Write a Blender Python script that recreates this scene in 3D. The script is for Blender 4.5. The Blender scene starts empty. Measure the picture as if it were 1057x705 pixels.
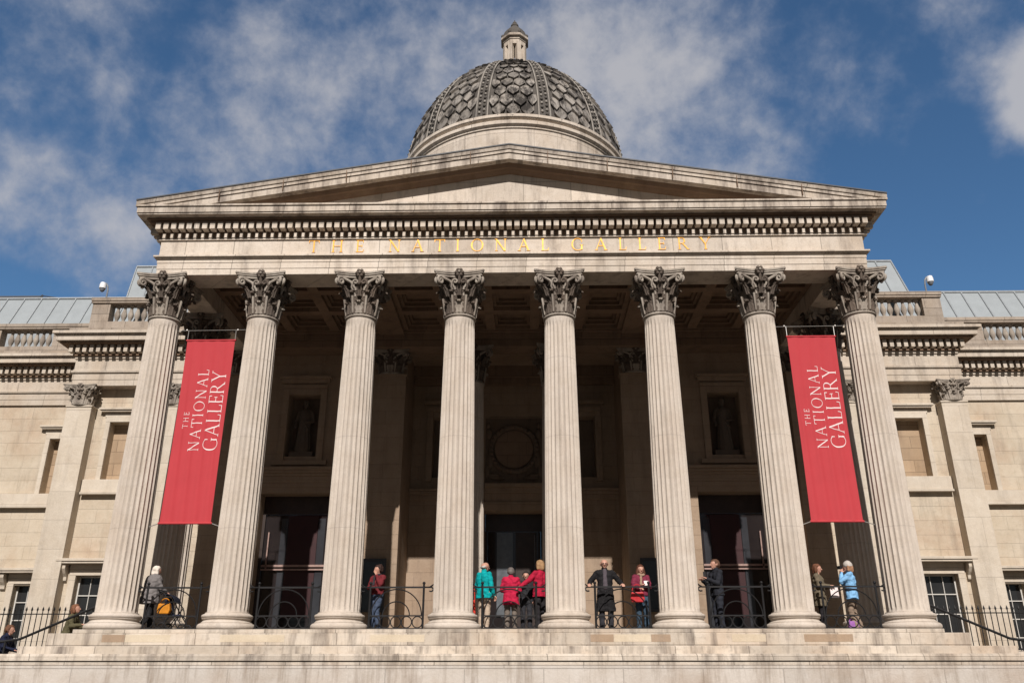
import bpy, bmesh, math, random
from math import sin, cos, pi, radians, sqrt, hypot, atan2
from mathutils import Vector, Matrix, noise as mnoise

random.seed(11)
scene = bpy.context.scene
COL = scene.collection
SP = 2.85                      # spacing of the portico columns
COLX = [(i - 3.5) * SP for i in range(8)]

# ------------------------------------------------------------------ materials
def new_mat(name):
    m = bpy.data.materials.new(name); m.use_nodes = True
    nt = m.node_tree
    return m, nt, nt.nodes, nt.links, nt.nodes['Principled BSDF']

def math_node(N, L, op, a, b=None, c=None):
    n = N.new('ShaderNodeMath'); n.operation = op
    for i, v in enumerate((a, b, c)):
        if v is None: continue
        if isinstance(v, (int, float)): n.inputs[i].default_value = v
        else: L.new(v, n.inputs[i])
    return n.outputs[0]

def mixc(N, L, fac, a, b, mode='MIX'):
    n = N.new('ShaderNodeMix'); n.data_type = 'RGBA'; n.blend_type = mode
    if isinstance(fac, (int, float)): n.inputs[0].default_value = fac
    else: L.new(fac, n.inputs[0])
    for i, v in ((6, a), (7, b)):
        if isinstance(v, tuple): n.inputs[i].default_value = (*v, 1) if len(v) == 3 else v
        else: L.new(v, n.inputs[i])
    return n.outputs[2]

def noise(N, L, vec, scale, detail=4, rough=.6, dist=0):
    n = N.new('ShaderNodeTexNoise'); n.inputs['Scale'].default_value = scale
    n.inputs['Detail'].default_value = detail; n.inputs['Roughness'].default_value = rough
    n.inputs['Distortion'].default_value = dist
    L.new(vec, n.inputs['Vector']); return n.outputs[0]

def ramp(N, L, fac, lo, hi):
    n = N.new('ShaderNodeMapRange'); n.inputs[1].default_value = lo; n.inputs[2].default_value = hi
    L.new(fac, n.inputs[0]); return n.outputs[0]

def scaled(N, L, vec, sx, sy, sz):
    n = N.new('ShaderNodeVectorMath'); n.operation = 'MULTIPLY'
    L.new(vec, n.inputs[0]); n.inputs[1].default_value = (sx, sy, sz); return n.outputs[0]

def stone(name, base, soot=(.16, .13, .11), soot_amt=.5, bw=1.1, bh=.48, joint=.008, joint_dark=.55,
          var=.12, warm=(.40, .28, .17), warm_amt=.35, streak=.35, joints_z=None, thr=.52, offset=.5, island=0):
    m, nt, N, L, B = new_mat(name)
    geo = N.new('ShaderNodeNewGeometry'); P = geo.outputs['Position']
    sep = N.new('ShaderNodeSeparateXYZ'); L.new(P, sep.inputs[0])
    comb = N.new('ShaderNodeCombineXYZ')
    L.new(math_node(N, L, 'ADD', sep.outputs[0], sep.outputs[1]), comb.inputs[0])
    L.new(sep.outputs[2], comb.inputs[1])
    col = None
    if bh:
        br = N.new('ShaderNodeTexBrick'); L.new(comb.outputs[0], br.inputs['Vector'])
        br.offset = offset
        br.inputs['Scale'].default_value = 1
        br.inputs['Brick Width'].default_value = bw; br.inputs['Row Height'].default_value = bh
        br.inputs['Mortar Size'].default_value = joint; br.inputs['Mortar Smooth'].default_value = .3
        br.inputs['Bias'].default_value = 0
        br.inputs['Color1'].default_value = (*[c * (1 - var) for c in base], 1)
        br.inputs['Color2'].default_value = (*[min(1, c * (1 + var)) for c in base], 1)
        br.inputs['Mortar'].default_value = (*[c * joint_dark for c in base], 1)
        col = br.outputs['Color']
    else:
        rgb = N.new('ShaderNodeRGB'); rgb.outputs[0].default_value = (*base, 1); col = rgb.outputs[0]
    # broad tone, warm rust-brown patches, dark soot streaks
    n1 = noise(N, L, P, .55, 5, .65)
    col = mixc(N, L, math_node(N, L, 'MULTIPLY', ramp(N, L, n1, .48, .75), warm_amt), col, warm)
    n2 = noise(N, L, scaled(N, L, P, 2.6, 2.6, .35), 1.0, 5, .7)
    col = mixc(N, L, math_node(N, L, 'MULTIPLY', ramp(N, L, n2, thr - .02, thr + .20), soot_amt * streak / .35 * .8), col, soot)
    n3 = noise(N, L, P, 7, 6, .72)
    col = mixc(N, L, math_node(N, L, 'MULTIPLY', ramp(N, L, n3, .55, .8), soot_amt * .7), col, soot)
    n4 = noise(N, L, P, 28, 4, .7)
    col = mixc(N, L, .34, col, mixc(N, L, n4, (.25, .23, .21), (1, 1, 1)), 'MULTIPLY')
    n5 = noise(N, L, P, 1.7, 6, .7, .3)
    col = mixc(N, L, ramp(N, L, n5, .35, .72), col, mixc(N, L, 1.0, col, (.86, .83, .79), 'MULTIPLY'))
    n6 = noise(N, L, scaled(N, L, P, 9, 9, .5), 1.0, 4, .7)          # thin run-off streaks
    col = mixc(N, L, math_node(N, L, 'MULTIPLY', ramp(N, L, n6, .60, .78), soot_amt * .55), col, soot)
    if joints_z:
        for zj in joints_z:
            d = math_node(N, L, 'ABSOLUTE', math_node(N, L, 'SUBTRACT', sep.outputs[2], zj))
            f = math_node(N, L, 'LESS_THAN', d, .009)
            col = mixc(N, L, math_node(N, L, 'MULTIPLY', f, .28), col, soot)
            # each drum of the shaft is its own block of stone
        d = math_node(N, L, 'FLOOR', math_node(N, L, 'MULTIPLY', math_node(N, L, 'SUBTRACT', sep.outputs[2], joints_z[0]), 1 / 2.4))
        wn = N.new('ShaderNodeTexWhiteNoise'); wn.noise_dimensions = '2D'
        cv = N.new('ShaderNodeCombineXYZ'); L.new(d, cv.inputs[0])
        L.new(math_node(N, L, 'FLOOR', math_node(N, L, 'DIVIDE', math_node(N, L, 'ADD', sep.outputs[0], 14.25 ), SP)), cv.inputs[1])
        L.new(cv.outputs[0], wn.inputs['Vector'])
        col = mixc(N, L, math_node(N, L, 'MULTIPLY', wn.outputs[0], .16), col, tuple(c * .62 for c in base))
    if island:
        ri = N.new('ShaderNodeMapRange'); L.new(geo.outputs['Random Per Island'], ri.inputs[0]); ri.inputs[3].default_value = 1 - island; ri.inputs[4].default_value = 1 + island
        cb = N.new('ShaderNodeCombineColor'); [L.new(ri.outputs[0], cb.inputs[i]) for i in range(3)]
        col = mixc(N, L, 1.0, col, cb.outputs[0], 'MULTIPLY')
    L.new(col, B.inputs['Base Color'])
    B.inputs['Roughness'].default_value = .9
    B.inputs['Specular IOR Level'].default_value = .25
    bp = N.new('ShaderNodeBump'); bp.inputs['Strength'].default_value = .6; bp.inputs['Distance'].default_value = .018
    h = math_node(N, L, 'ADD', n3, math_node(N, L, 'MULTIPLY', n4, .5))
    if bh: h = math_node(N, L, 'SUBTRACT', h, math_node(N, L, 'MULTIPLY', br.outputs['Fac'], 1.2))
    L.new(h, bp.inputs['Height']); L.new(bp.outputs[0], B.inputs['Normal'])
    return m

def plain(name, col, rough=.6, metal=0, var=.18, scale=9, spec=.4, bump=0):
    m, nt, N, L, B = new_mat(name)
    tc = N.new('ShaderNodeTexCoord')
    n = noise(N, L, tc.outputs['Object'], scale, 5, .65)
    c = mixc(N, L, ramp(N, L, n, .3, .7), tuple(x * (1 - var) for x in col), tuple(min(1, x * (1 + var)) for x in col))
    L.new(c, B.inputs['Base Color'])
    B.inputs['Roughness'].default_value = rough; B.inputs['Metallic'].default_value = metal
    B.inputs['Specular IOR Level'].default_value = spec
    if bump:
        bp = N.new('ShaderNodeBump'); bp.inputs['Strength'].default_value = bump; bp.inputs['Distance'].default_value = .02
        L.new(n, bp.inputs['Height']); L.new(bp.outputs[0], B.inputs['Normal'])
    return m

M = {}
LIGHT = (.55, .485, .415)
M['shaft'] = stone('column_stone', (.63, .56, .485), bh=0, soot_amt=.36, warm_amt=.22, joints_z=[.05, 2.5, 4.92, 7.17], warm=(.45, .34, .25))
M['base'] = stone('column_base_stone', (.62, .55, .475), bh=0, soot_amt=.45, warm_amt=.2)
M['entab'] = stone('entablature_stone', (.66, .585, .50), soot_amt=.7, bw=1.425, bh=1.6, joint=.010, var=.13, warm_amt=.3, offset=0)
M['cornice'] = stone('cornice_stone', (.60, .53, .45), soot_amt=1.1, bw=1.9, bh=2.2, joint=.014, var=.08, warm_amt=.3, thr=.47, offset=.3)
M['bed'] = stone('shaded_bed_stone', (.22, .15, .105), soot_amt=.5, bh=0, warm_amt=.4, soot=(.10, .07, .05))  # shade under the corona and between dentils put into a darker stone colour
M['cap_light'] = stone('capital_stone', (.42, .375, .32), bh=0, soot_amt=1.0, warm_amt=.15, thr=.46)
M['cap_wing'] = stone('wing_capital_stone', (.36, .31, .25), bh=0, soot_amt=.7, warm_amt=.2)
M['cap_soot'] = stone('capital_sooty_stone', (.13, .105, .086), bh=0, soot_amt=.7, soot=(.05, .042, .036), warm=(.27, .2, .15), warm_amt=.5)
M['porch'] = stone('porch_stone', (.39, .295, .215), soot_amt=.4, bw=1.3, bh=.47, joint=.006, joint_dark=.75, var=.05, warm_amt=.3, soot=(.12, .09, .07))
M['porch_dark'] = stone('porch_shaded_stone', (.29, .205, .145), soot_amt=.5, bw=1.4, bh=.5, joint=.007, var=.08, warm_amt=.3, soot=(.07, .055, .045), warm=(.22, .15, .09))  # ceiling and beam stone darkened so its colour carries the porch shade
M['relief'] = stone('relief_dark_stone', (.19, .145, .11), bh=0, soot_amt=.6, soot=(.04, .033, .028), warm_amt=.2)  # darker stone for the roundel relief and the niche backs
M['wing'] = stone('wing_ashlar', (.59, .51, .40), soot_amt=.5, bw=1.45, bh=.47, joint=.006, joint_dark=.78, var=.045, warm=(.44, .29, .19), warm_amt=.55)
M['wing_pil'] = stone('wing_pilaster_stone', (.62, .55, .455), soot_amt=.3, bw=3, bh=.95, joint=.006, joint_dark=.8, var=.05, warm_amt=.2)
M['wing_ent'] = stone('wing_entablature_stone', (.60, .53, .445), soot_amt=.65, bw=2.2, bh=3, joint=.009, var=.05, warm_amt=.35)
M['parapet'] = stone('parapet_stone', (.38, .325, .27), soot_amt=.95, bw=1.5, bh=.6, joint=.01, var=.1, warm_amt=.3)
M['infill'] = stone('blind_window_stone', (.45, .33, .22), soot_amt=.3, bw=.75, bh=.42, joint=.01, joint_dark=.6, var=.14, warm_amt=.4)
M['steps'] = stone('step_stone', (.61, .54, .455), soot_amt=1.05, bw=1.7, bh=.37, joint=.012, joint_dark=.55, var=.13, warm=(.48, .33, .21), warm_amt=.5, thr=.5)
M['terrace'] = stone('terrace_wall_granite', (.60, .55, .495), soot_amt=.55, bw=1.8, bh=.9, joint=.012, joint_dark=.75, var=.06, warm=(.36, .25, .17), warm_amt=.5, streak=.6, soot=(.24, .18, .13))
M['floor'] = stone('porch_paving', (.34, .30, .26), soot_amt=.3, bh=0)
M['lead'] = stone('dome_lead', (.30, .275, .245), bh=0, soot=(.045, .04, .036), soot_amt=1.0, warm=(.34, .33, .32), warm_amt=.6, streak=.6, thr=.45, island=.3)
M['lead_dark'] = stone('dome_dark_lead', (.11, .10, .09), bh=0, soot=(.03, .028, .026), soot_amt=.8, warm_amt=0)
M['lead_light'] = stone('dome_rib_lead', (.36, .335, .30), bh=0, soot=(.09, .085, .08), soot_amt=.8, warm_amt=0, streak=.5)
M['roofglass'] = plain('roof_glazing', (.27, .295, .305), .45, 0, .08, 2)
M['roofbar'] = plain('roof_glazing_bar', (.30, .32, .33), .5)
M['slate'] = plain('roof_slate', (.055, .056, .06), .6)
M['iron'] = plain('black_iron', (.010, .0095, .010), .6, .0, .3, 20, .3)
M['gold'] = plain('gilding', (.52, .25, .04), .5, .45, .3, 9)
M['red'] = plain('banner_red', (.42, .046, .054), .75, 0, .05, 1.2, .15)
M['redhem'] = plain('banner_hem_red', (.45, .05, .058), .75, 0, .05, 1.2, .15)
M['white'] = plain('white_print', (.72, .62, .60), .7, 0, .02)
M['wire'] = plain('steel_wire', (.45, .43, .40), .4, .6)
M['frame'] = plain('painted_window_frame', (.50, .48, .44), .5, 0, .06)
M['doorwood'] = plain('dark_door_timber', (.035, .024, .02), .4, 0, .3, 3)
M['doorred'] = plain('dark_red_hanging', (.03, .005, .006), .5, 0, .2, 2)
M['doorgrey'] = plain('grey_glass_door', (.035, .036, .04), .15, 0, .2, 1.5, .5)
M['doorpale'] = plain('pale_reflection_door', (.11, .12, .13), .12, 0, .35, 2.5, .5)  # sky reflection in the centre door put into its base colour
M['dimgold'] = plain('dim_brass_rail', (.30, .20, .17), .5, .2)
M['plaza'] = plain('plaza_paving', (.055, .045, .035), .85, 0, .2, .8)
M['camwhite'] = plain('camera_housing', (.72, .72, .72), .35, 0, .04)
M['camgrey'] = plain('camera_pole_grey', (.14, .15, .165), .5, 0, .1)
M['board'] = plain('notice_board_frame', (.03, .03, .034), .4)
M['boardglass'] = plain('notice_board_glass', (.025, .03, .034), .2, 0, .2, 2, .4)
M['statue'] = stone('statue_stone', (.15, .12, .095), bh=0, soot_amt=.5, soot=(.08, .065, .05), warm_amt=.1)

def glass_mat(name, col):
    m, nt, N, L, B = new_mat(name)
    tc = N.new('ShaderNodeTexCoord')
    n = noise(N, L, tc.outputs['Object'], 1.3, 3, .5)
    L.new(mixc(N, L, n, tuple(c * .6 for c in col), tuple(c * 1.4 for c in col)), B.inputs['Base Color'])
    B.inputs['Roughness'].default_value = .06; B.inputs['Specular IOR Level'].default_value = .5
    bp = N.new('ShaderNodeBump'); bp.inputs['Strength'].default_value = .04; L.new(n, bp.inputs['Height'])
    L.new(bp.outputs[0], B.inputs['Normal'])
    return m
M['glass'] = glass_mat('window_glass', (.022, .022, .022))
M['doorglass'] = glass_mat('door_glass', (.02, .016, .016))

# ------------------------------------------------------------------ mesh builder
class MB:
    def __init__(s): s.v = []; s.f = []; s.m = []
    def add(s, vs, fs, mi=0):
        o = len(s.v); s.v += [tuple(p) for p in vs]
        for f in fs: s.f.append(tuple(i + o for i in f)); s.m.append(mi)
        return s
    def quad(s, a, b, c, d, mi=0): return s.add([a, b, c, d], [(0, 1, 2, 3)], mi)
    def box(s, x0, x1, y0, y1, z0, z1, mi=0):
        x0, x1 = sorted((x0, x1)); y0, y1 = sorted((y0, y1)); z0, z1 = sorted((z0, z1))
        vs = [(x, y, z) for z in (z0, z1) for y in (y0, y1) for x in (x0, x1)]
        return s.add(vs, [(0, 2, 3, 1), (4, 5, 7, 6), (0, 1, 5, 4), (2, 6, 7, 3), (0, 4, 6, 2), (1, 3, 7, 5)], mi)
    def prism(s, poly, axis, a0, a1, mi=0):
        """poly of 2-tuples in the two other axes, extruded along axis (x:(y,z) y:(x,z) z:(x,y))"""
        n = len(poly)
        def P(p, a):
            return {'x': (a, p[0], p[1]), 'y': (p[0], a, p[1]), 'z': (p[0], p[1], a)}[axis]
        vs = [P(p, a0) for p in poly] + [P(p, a1) for p in poly]
        fs = [tuple(range(n))[::-1], tuple(range(n, 2 * n))] + [(i, (i + 1) % n, n + (i + 1) % n, n + i) for i in range(n)]
        return s.add(vs, fs, mi)
    def lathe(s, prof, n=32, c=(0, 0), mi=0, cap=True, a0=0):
        vs = []
        for r, z in prof:
            for k in range(n):
                a = a0 + 2 * pi * k / n; vs.append((c[0] + r * cos(a), c[1] + r * sin(a), z))
        fs = []
        for j in range(len(prof) - 1):
            for k in range(n):
                k2 = (k + 1) % n; fs.append((j * n + k, j * n + k2, (j + 1) * n + k2, (j + 1) * n + k))
        if cap:
            fs.append(tuple(range(n))[::-1]); fs.append(tuple((len(prof) - 1) * n + k for k in range(n)))
        return s.add(vs, fs, mi)
    def tube(s, pts, r, n=8, mi=0):
        pts = [Vector(p) for p in pts]; rs = r if isinstance(r, (list, tuple)) else [r] * len(pts)
        vs = []; prev = None
        for i, p in enumerate(pts):
            t = (pts[min(i + 1, len(pts) - 1)] - pts[max(i - 1, 0)]).normalized()
            if prev is None:
                u = t.orthogonal().normalized()
            else:
                u = (prev - t * prev.dot(t))
                u = u.normalized() if u.length > 1e-6 else t.orthogonal().normalized()
            prev = u; w = t.cross(u)
            for k in range(n):
                a = 2 * pi * k / n; vs.append(p + (u * cos(a) + w * sin(a)) * rs[i])
        fs = []
        for i in range(len(pts) - 1):
            for k in range(n):
                k2 = (k + 1) % n; fs.append((i * n + k, i * n + k2, (i + 1) * n + k2, (i + 1) * n + k))
        fs.append(tuple(range(n))[::-1]); fs.append(tuple((len(pts) - 1) * n + k for k in range(n)))
        return s.add(vs, fs, mi)
    def ball(s, c, rx, ry=None, rz=None, nu=12, nv=8, mi=0):
        ry = ry or rx; rz = rz or rx
        vs = [(c[0], c[1], c[2] - rz)]
        for j in range(1, nv):
            a = -pi / 2 + pi * j / nv
            for k in range(nu):
                b = 2 * pi * k / nu; vs.append((c[0] + rx * cos(a) * cos(b), c[1] + ry * cos(a) * sin(b), c[2] + rz * sin(a)))
        vs.append((c[0], c[1], c[2] + rz)); top = len(vs) - 1
        fs = []
        for k in range(nu):
            k2 = (k + 1) % nu
            fs.append((0, 1 + k2, 1 + k)); fs.append((top, top - nu + k, top - nu + k2))
            for j in range(nv - 2):
                fs.append((1 + j * nu + k, 1 + j * nu + k2, 1 + (j + 1) * nu + k2, 1 + (j + 1) * nu + k))
        return s.add(vs, fs, mi)
    def xform(s, mat):
        s.v = [tuple(mat @ Vector(p)) for p in s.v]; return s
    def build(s, name, mats, parent=None, loc=(0, 0, 0), smooth=None, bevel=0):
        me = bpy.data.meshes.new(name); me.from_pydata(s.v, [], s.f)
        mats = mats if isinstance(mats, (list, tuple)) else [mats]
        for mm in mats: me.materials.append(M[mm] if isinstance(mm, str) else mm)
        me.polygons.foreach_set('material_index', s.m)
        bm = bmesh.new(); bm.from_mesh(me); bmesh.ops.recalc_face_normals(bm, faces=bm.faces); bm.to_mesh(me); bm.free()
        if smooth is not None:
            me.polygons.foreach_set('use_smooth', [True] * len(me.polygons))
            if smooth: me.set_sharp_from_angle(angle=radians(smooth))
        me.update()
        o = bpy.data.objects.new(name, me); COL.objects.link(o)
        o.location = loc
        if parent: o.parent = parent
        if bevel:
            b = o.modifiers.new('bevel', 'BEVEL'); b.width = bevel; b.segments = 2; b.limit_method = 'ANGLE'; b.angle_limit = radians(40)
            b.use_clamp_overlap = True
        return o

def tag(o, label=None, cat=None, group=None, kind=None):
    if label: o['label'] = label
    if cat: o['category'] = cat
    if group: o['group'] = group
    if kind: o['kind'] = kind
    return o

def empty(name, loc=(0, 0, 0), rz=0):
    o = bpy.data.objects.new(name, None); COL.objects.link(o)
    o.location = loc; o.rotation_euler = (0, 0, rz); o.empty_display_size = .3
    return o

def copy_tree(o, parent=None, loc=None, rz=None, scale=None):
    c = o.copy(); COL.objects.link(c); c.parent = parent
    if loc is not None: c.location = loc
    if rz is not None: c.rotation_euler = (0, 0, rz)
    if scale is not None: c.scale = scale
    for ch in list(o.children): copy_tree(ch, c)
    return c

# ------------------------------------------------------------------ serif lettering
def glyph(ch, st=.13, th=.05):
    """serif capital of unit height: (polygons, advance)"""
    P = []
    sf = .035                                     # serif thickness
    def q(x0, y0, x1, y1, w):                     # stroke with horizontal cut ends
        P.append([(x0 - w / 2, y0), (x0 + w / 2, y0), (x1 + w / 2, y1), (x1 - w / 2, y1)])
    def bar(x0, x1, y, t): P.append([(x0, y), (x1, y), (x1, y + t), (x0, y + t)])
    def serif(x, y, w, up):
        P.append([(x - w / 2, y), (x + w / 2, y), (x + w / 2 * .5, y + up * sf), (x - w / 2 * .5, y + up * sf)])
    def stem(x, w=st, sw=None):
        q(x, 0, x, 1, w); sw = sw or w + .17; serif(x, 0, sw, 1); serif(x, 1, sw, -1)
    def arc(cx, cy, rx, ry, a0, a1, tmax, tmin, n=28):
        out = []; inn = []
        for i in range(n + 1):
            a = a0 + (a1 - a0) * i / n
            t = tmin + (tmax - tmin) * abs(cos(a)) ** 1.5
            out.append((cx + rx * cos(a), cy + ry * sin(a)))
            inn.append((cx + (rx - t) * cos(a), cy + (ry - max(tmin, t * .55)) * sin(a)))
        for i in range(n): P.append([out[i], out[i + 1], inn[i + 1], inn[i]])
    if ch == 'T':
        w = .80; q(.4, 0, .4, 1, st); serif(.4, 0, st + .17, 1); bar(.02, .78, 1 - th, th)
        P.append([(0, .80), (.045, .80), (.06, 1), (.0, 1.0)]); P.append([(.755, .80), (.80, .80), (.80, 1), (.74, 1)])
    elif ch == 'H':
        w = .92; stem(.16); stem(.76); bar(.16, .76, .50, th)
    elif ch == 'E':
        w = .66; stem(.16); bar(.1, .58, 1 - th, th); bar(.1, .60, 0, th); bar(.16, .50, .5, th)
        P.append([(.56, .80), (.60, .80), (.60, 1), (.53, 1)]); P.append([(.60, 0), (.56, 0), (.60, .22), (.64, .22)]); P.append([(.47, .42), (.51, .42), (.51, .63), (.47, .63)])
    elif ch == 'L':
        w = .64; stem(.16); bar(.1, .58, 0, th); P.append([(.58, 0), (.53, 0), (.58, .24), (.62, .24)])
    elif ch == 'I':
        w = .32; stem(.16)
    elif ch == 'N':
        w = .96; q(.15, 0, .15, 1, th * 1.3); serif(.15, 0, .24, 1); q(.80, 0, .80, 1, th * 1.3); serif(.80, 1, .24, -1)
        q(.80 - .02, 0, .13, 1, st * 1.25); serif(.10, 1, .2, -1)
    elif ch == 'A':
        w = .92; q(.10, 0, .46, 1, th * 1.3); q(.80, 0, .45, 1, st * 1.15); bar(.24, .66, .34, th)
        serif(.10, 0, .26, 1); serif(.80, 0, .30, 1)
    elif ch == 'O':
        w = 1.02; arc(.51, .5, .47, .52, 0, 2 * pi, st * 1.1, th, 44)
    elif ch == 'G':
        w = .98; arc(.52, .5, .47, .52, radians(45), radians(322), st * 1.1, th, 40)
        q(.82, .06, .82, .46, st); serif(.82, .46, st + .17, -1)
        P.append([(.80, .70), (.85, .70), (.86, .92), (.80, .90)])
    elif ch == 'R':
        w = .84; stem(.16); arc(.34, .745, .27, .255, -pi / 2, pi / 2, st * 1.05, th, 20)
        bar(.16, .36, 1 - th, th); bar(.16, .36, .49, th); q(.80, 0, .42, .5, st * 1.1); serif(.80, 0, .24, 1)
    elif ch == 'Y':
        w = .88; q(.44, 0, .44, .5, st); serif(.44, 0, st + .17, 1); q(.44, .45, .12, 1, st * 1.1); q(.45, .45, .74, 1, th * 1.3)
        serif(.12, 1, .28, -1); serif(.75, 1, .24, -1)
    else: w = .35
    return P, w

def word_polys(word, h, length, st=.13, th=.05):
    gl = [glyph(c, st, th) for c in word]
    tot = sum(g[1] for g in gl) * h
    gap = (length - tot) / max(1, len(gl) - 1); x = 0; out = []
    for P, w in gl:
        out += [[(x + px * h, py * h) for px, py in poly] for poly in P]
        x += w * h + gap
    return out

def word_letters(word, h, length, st, th):
    gl = [glyph(c, st, th) for c in word]
    gap = (length - sum(g[1] for g in gl) * h) / max(1, len(gl) - 1); x = 0; out = []
    for P, w in gl:
        out.append([[(x + px * h, py * h) for px, py in poly] for poly in P]); x += w * h + gap
    return out

def area(poly): return sum(poly[i][0] * poly[(i + 1) % len(poly)][1] - poly[(i + 1) % len(poly)][0] * poly[i][1] for i in range(len(poly)))

# ================================================================== CAMERA
cam_d = bpy.data.cameras.new('camera'); cam = bpy.data.objects.new('camera', cam_d); COL.objects.link(cam)
cam.location = (.4629, -22.2253, -1.1586); cam.rotation_euler = (radians(90) + .3825, 0, .0177)
cam_d.sensor_fit = 'HORIZONTAL'; cam_d.sensor_width = 36; cam_d.lens = 29.631
cam_d.clip_end = 6000; cam_d.clip_start = .1
scene.camera = cam

# ================================================================== THE MUSEUM
bld = tag(empty('museum_building', (0, 0, 0)), 'pale stone neoclassical museum with eight fluted columns, a gold inscription and a grey scaled dome', 'building')

# ---- front columns -------------------------------------------------------
H_CAP0, H_TOP = 8.41, 9.73
def column_shaft_mb(r0=.505, r1=.42, z0=.40, z1=H_CAP0, nf=24, sub=8, nz=26):
    mb = MB(); n = nf * sub; vs = []
    zs = [z0, z0 + .03, z0 + .09, z0 + .16]
    zs += [z0 + .16 + (z1 - .28 - z0 - .16) * j / nz for j in range(1, nz + 1)] + [z1 - .18, z1 - .10, z1]
    for z in zs:
        t = (z - z0) / (z1 - z0); R = r0 + (r1 - r0) * (.35 * t + .65 * t ** 1.8)
        d = .042
        if z < z0 + .05: d = 0
        elif z < z0 + .14: d = .02
        if z > z1 - .13: d = 0
        elif z > z1 - .21: d = .022
        if z < z0 + .02: R += .035
        for k in range(n):
            u = (k % sub) / sub
            rr = R - d * (sin(pi * (u - .06) / .88) ** .7 if .06 < u < .94 else 0)
            a = 2 * pi * (k / n) + 2 * pi / nf * .5; vs.append((rr * cos(a), rr * sin(a), z))
    fs = []
    for j in range(len(zs) - 1):
        for k in range(n):
            k2 = (k + 1) % n; fs.append((j * n + k, j * n + k2, (j + 1) * n + k2, (j + 1) * n + k))
    fs.append(tuple(range(n))[::-1]); fs.append(tuple((len(zs) - 1) * n + k for k in range(n)))
    return mb.add(vs, fs)

def torus_prof(r, z0, z1, n=8):
    h = (z1 - z0) / 2; return [(r + h * cos(a), (z0 + z1) / 2 + h * sin(a)) for a in [-pi / 2 + pi * i / n for i in range(n + 1)]]

def column_base_mb():
    prof = [(.55, .004)] + torus_prof(.63, .004, .17) + [(.635, .18), (.60, .205), (.575, .235), (.585, .265), (.615, .28), (.615, .29)] + \
        torus_prof(.585, .295, .385) + [(.575, .39), (.56, .40), (.545, .415), (.545, .43), (.50, .435)]
    return MB().lathe(prof, 56)

def leaf(mb, ang, path, widths, mi, thick=.035, lobes=5, ridge=.025):
    """acanthus leaf: path of (r,z); lobed edge; raised centre vein"""
    pts = []
    m = 4                                           # interpolate path
    for i in range(len(path) - 1):
        for j in range(m):
            t = j / m; pts.append((path[i][0] * (1 - t) + path[i + 1][0] * t, path[i][1] * (1 - t) + path[i + 1][1] * t, widths[i] * (1 - t) + widths[i + 1] * t))
    pts.append((*path[-1], widths[-1]))
    na = 6; vs = []; nn = len(pts)
    for side in (0, 1):
        for i, (r, z, w) in enumerate(pts):
            lob = 1 - .30 * abs(sin(pi * lobes * i / (nn - 1))) ** 2
            for k in range(na + 1):
                u = -1 + 2 * k / na
                half = w * lob / 2
                da = u * half / max(r, .2)
                rr = r + ridge * (1 - abs(u)) * 1.2 + (.012 if k % 2 else -.008) - (thick if side else 0)
                a = ang + da; vs.append((rr * cos(a), rr * sin(a), z))
    fs = []; off = nn * (na + 1)
    for i in range(nn - 1):
        for k in range(na):
            a = i * (na + 1) + k
            fs.append((a, a + 1, a + na + 2, a + na + 1)); fs.append((off + a + 1, off + a, off + a + na + 1, off + a + na + 2))
    for i in range(nn - 1):
        for k in (0, na):
            a = i * (na + 1) + k; fs.append((a, a + na + 1, off + a + na + 1, off + a))
    e = (nn - 1) * (na + 1)
    for k in range(na): fs.append((e + k, e + k + 1, off + e + k + 1, off + e + k)); fs.append((k, k + 1, off + k + 1, off + k))
    mb.add(vs, fs, mi)

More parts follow.
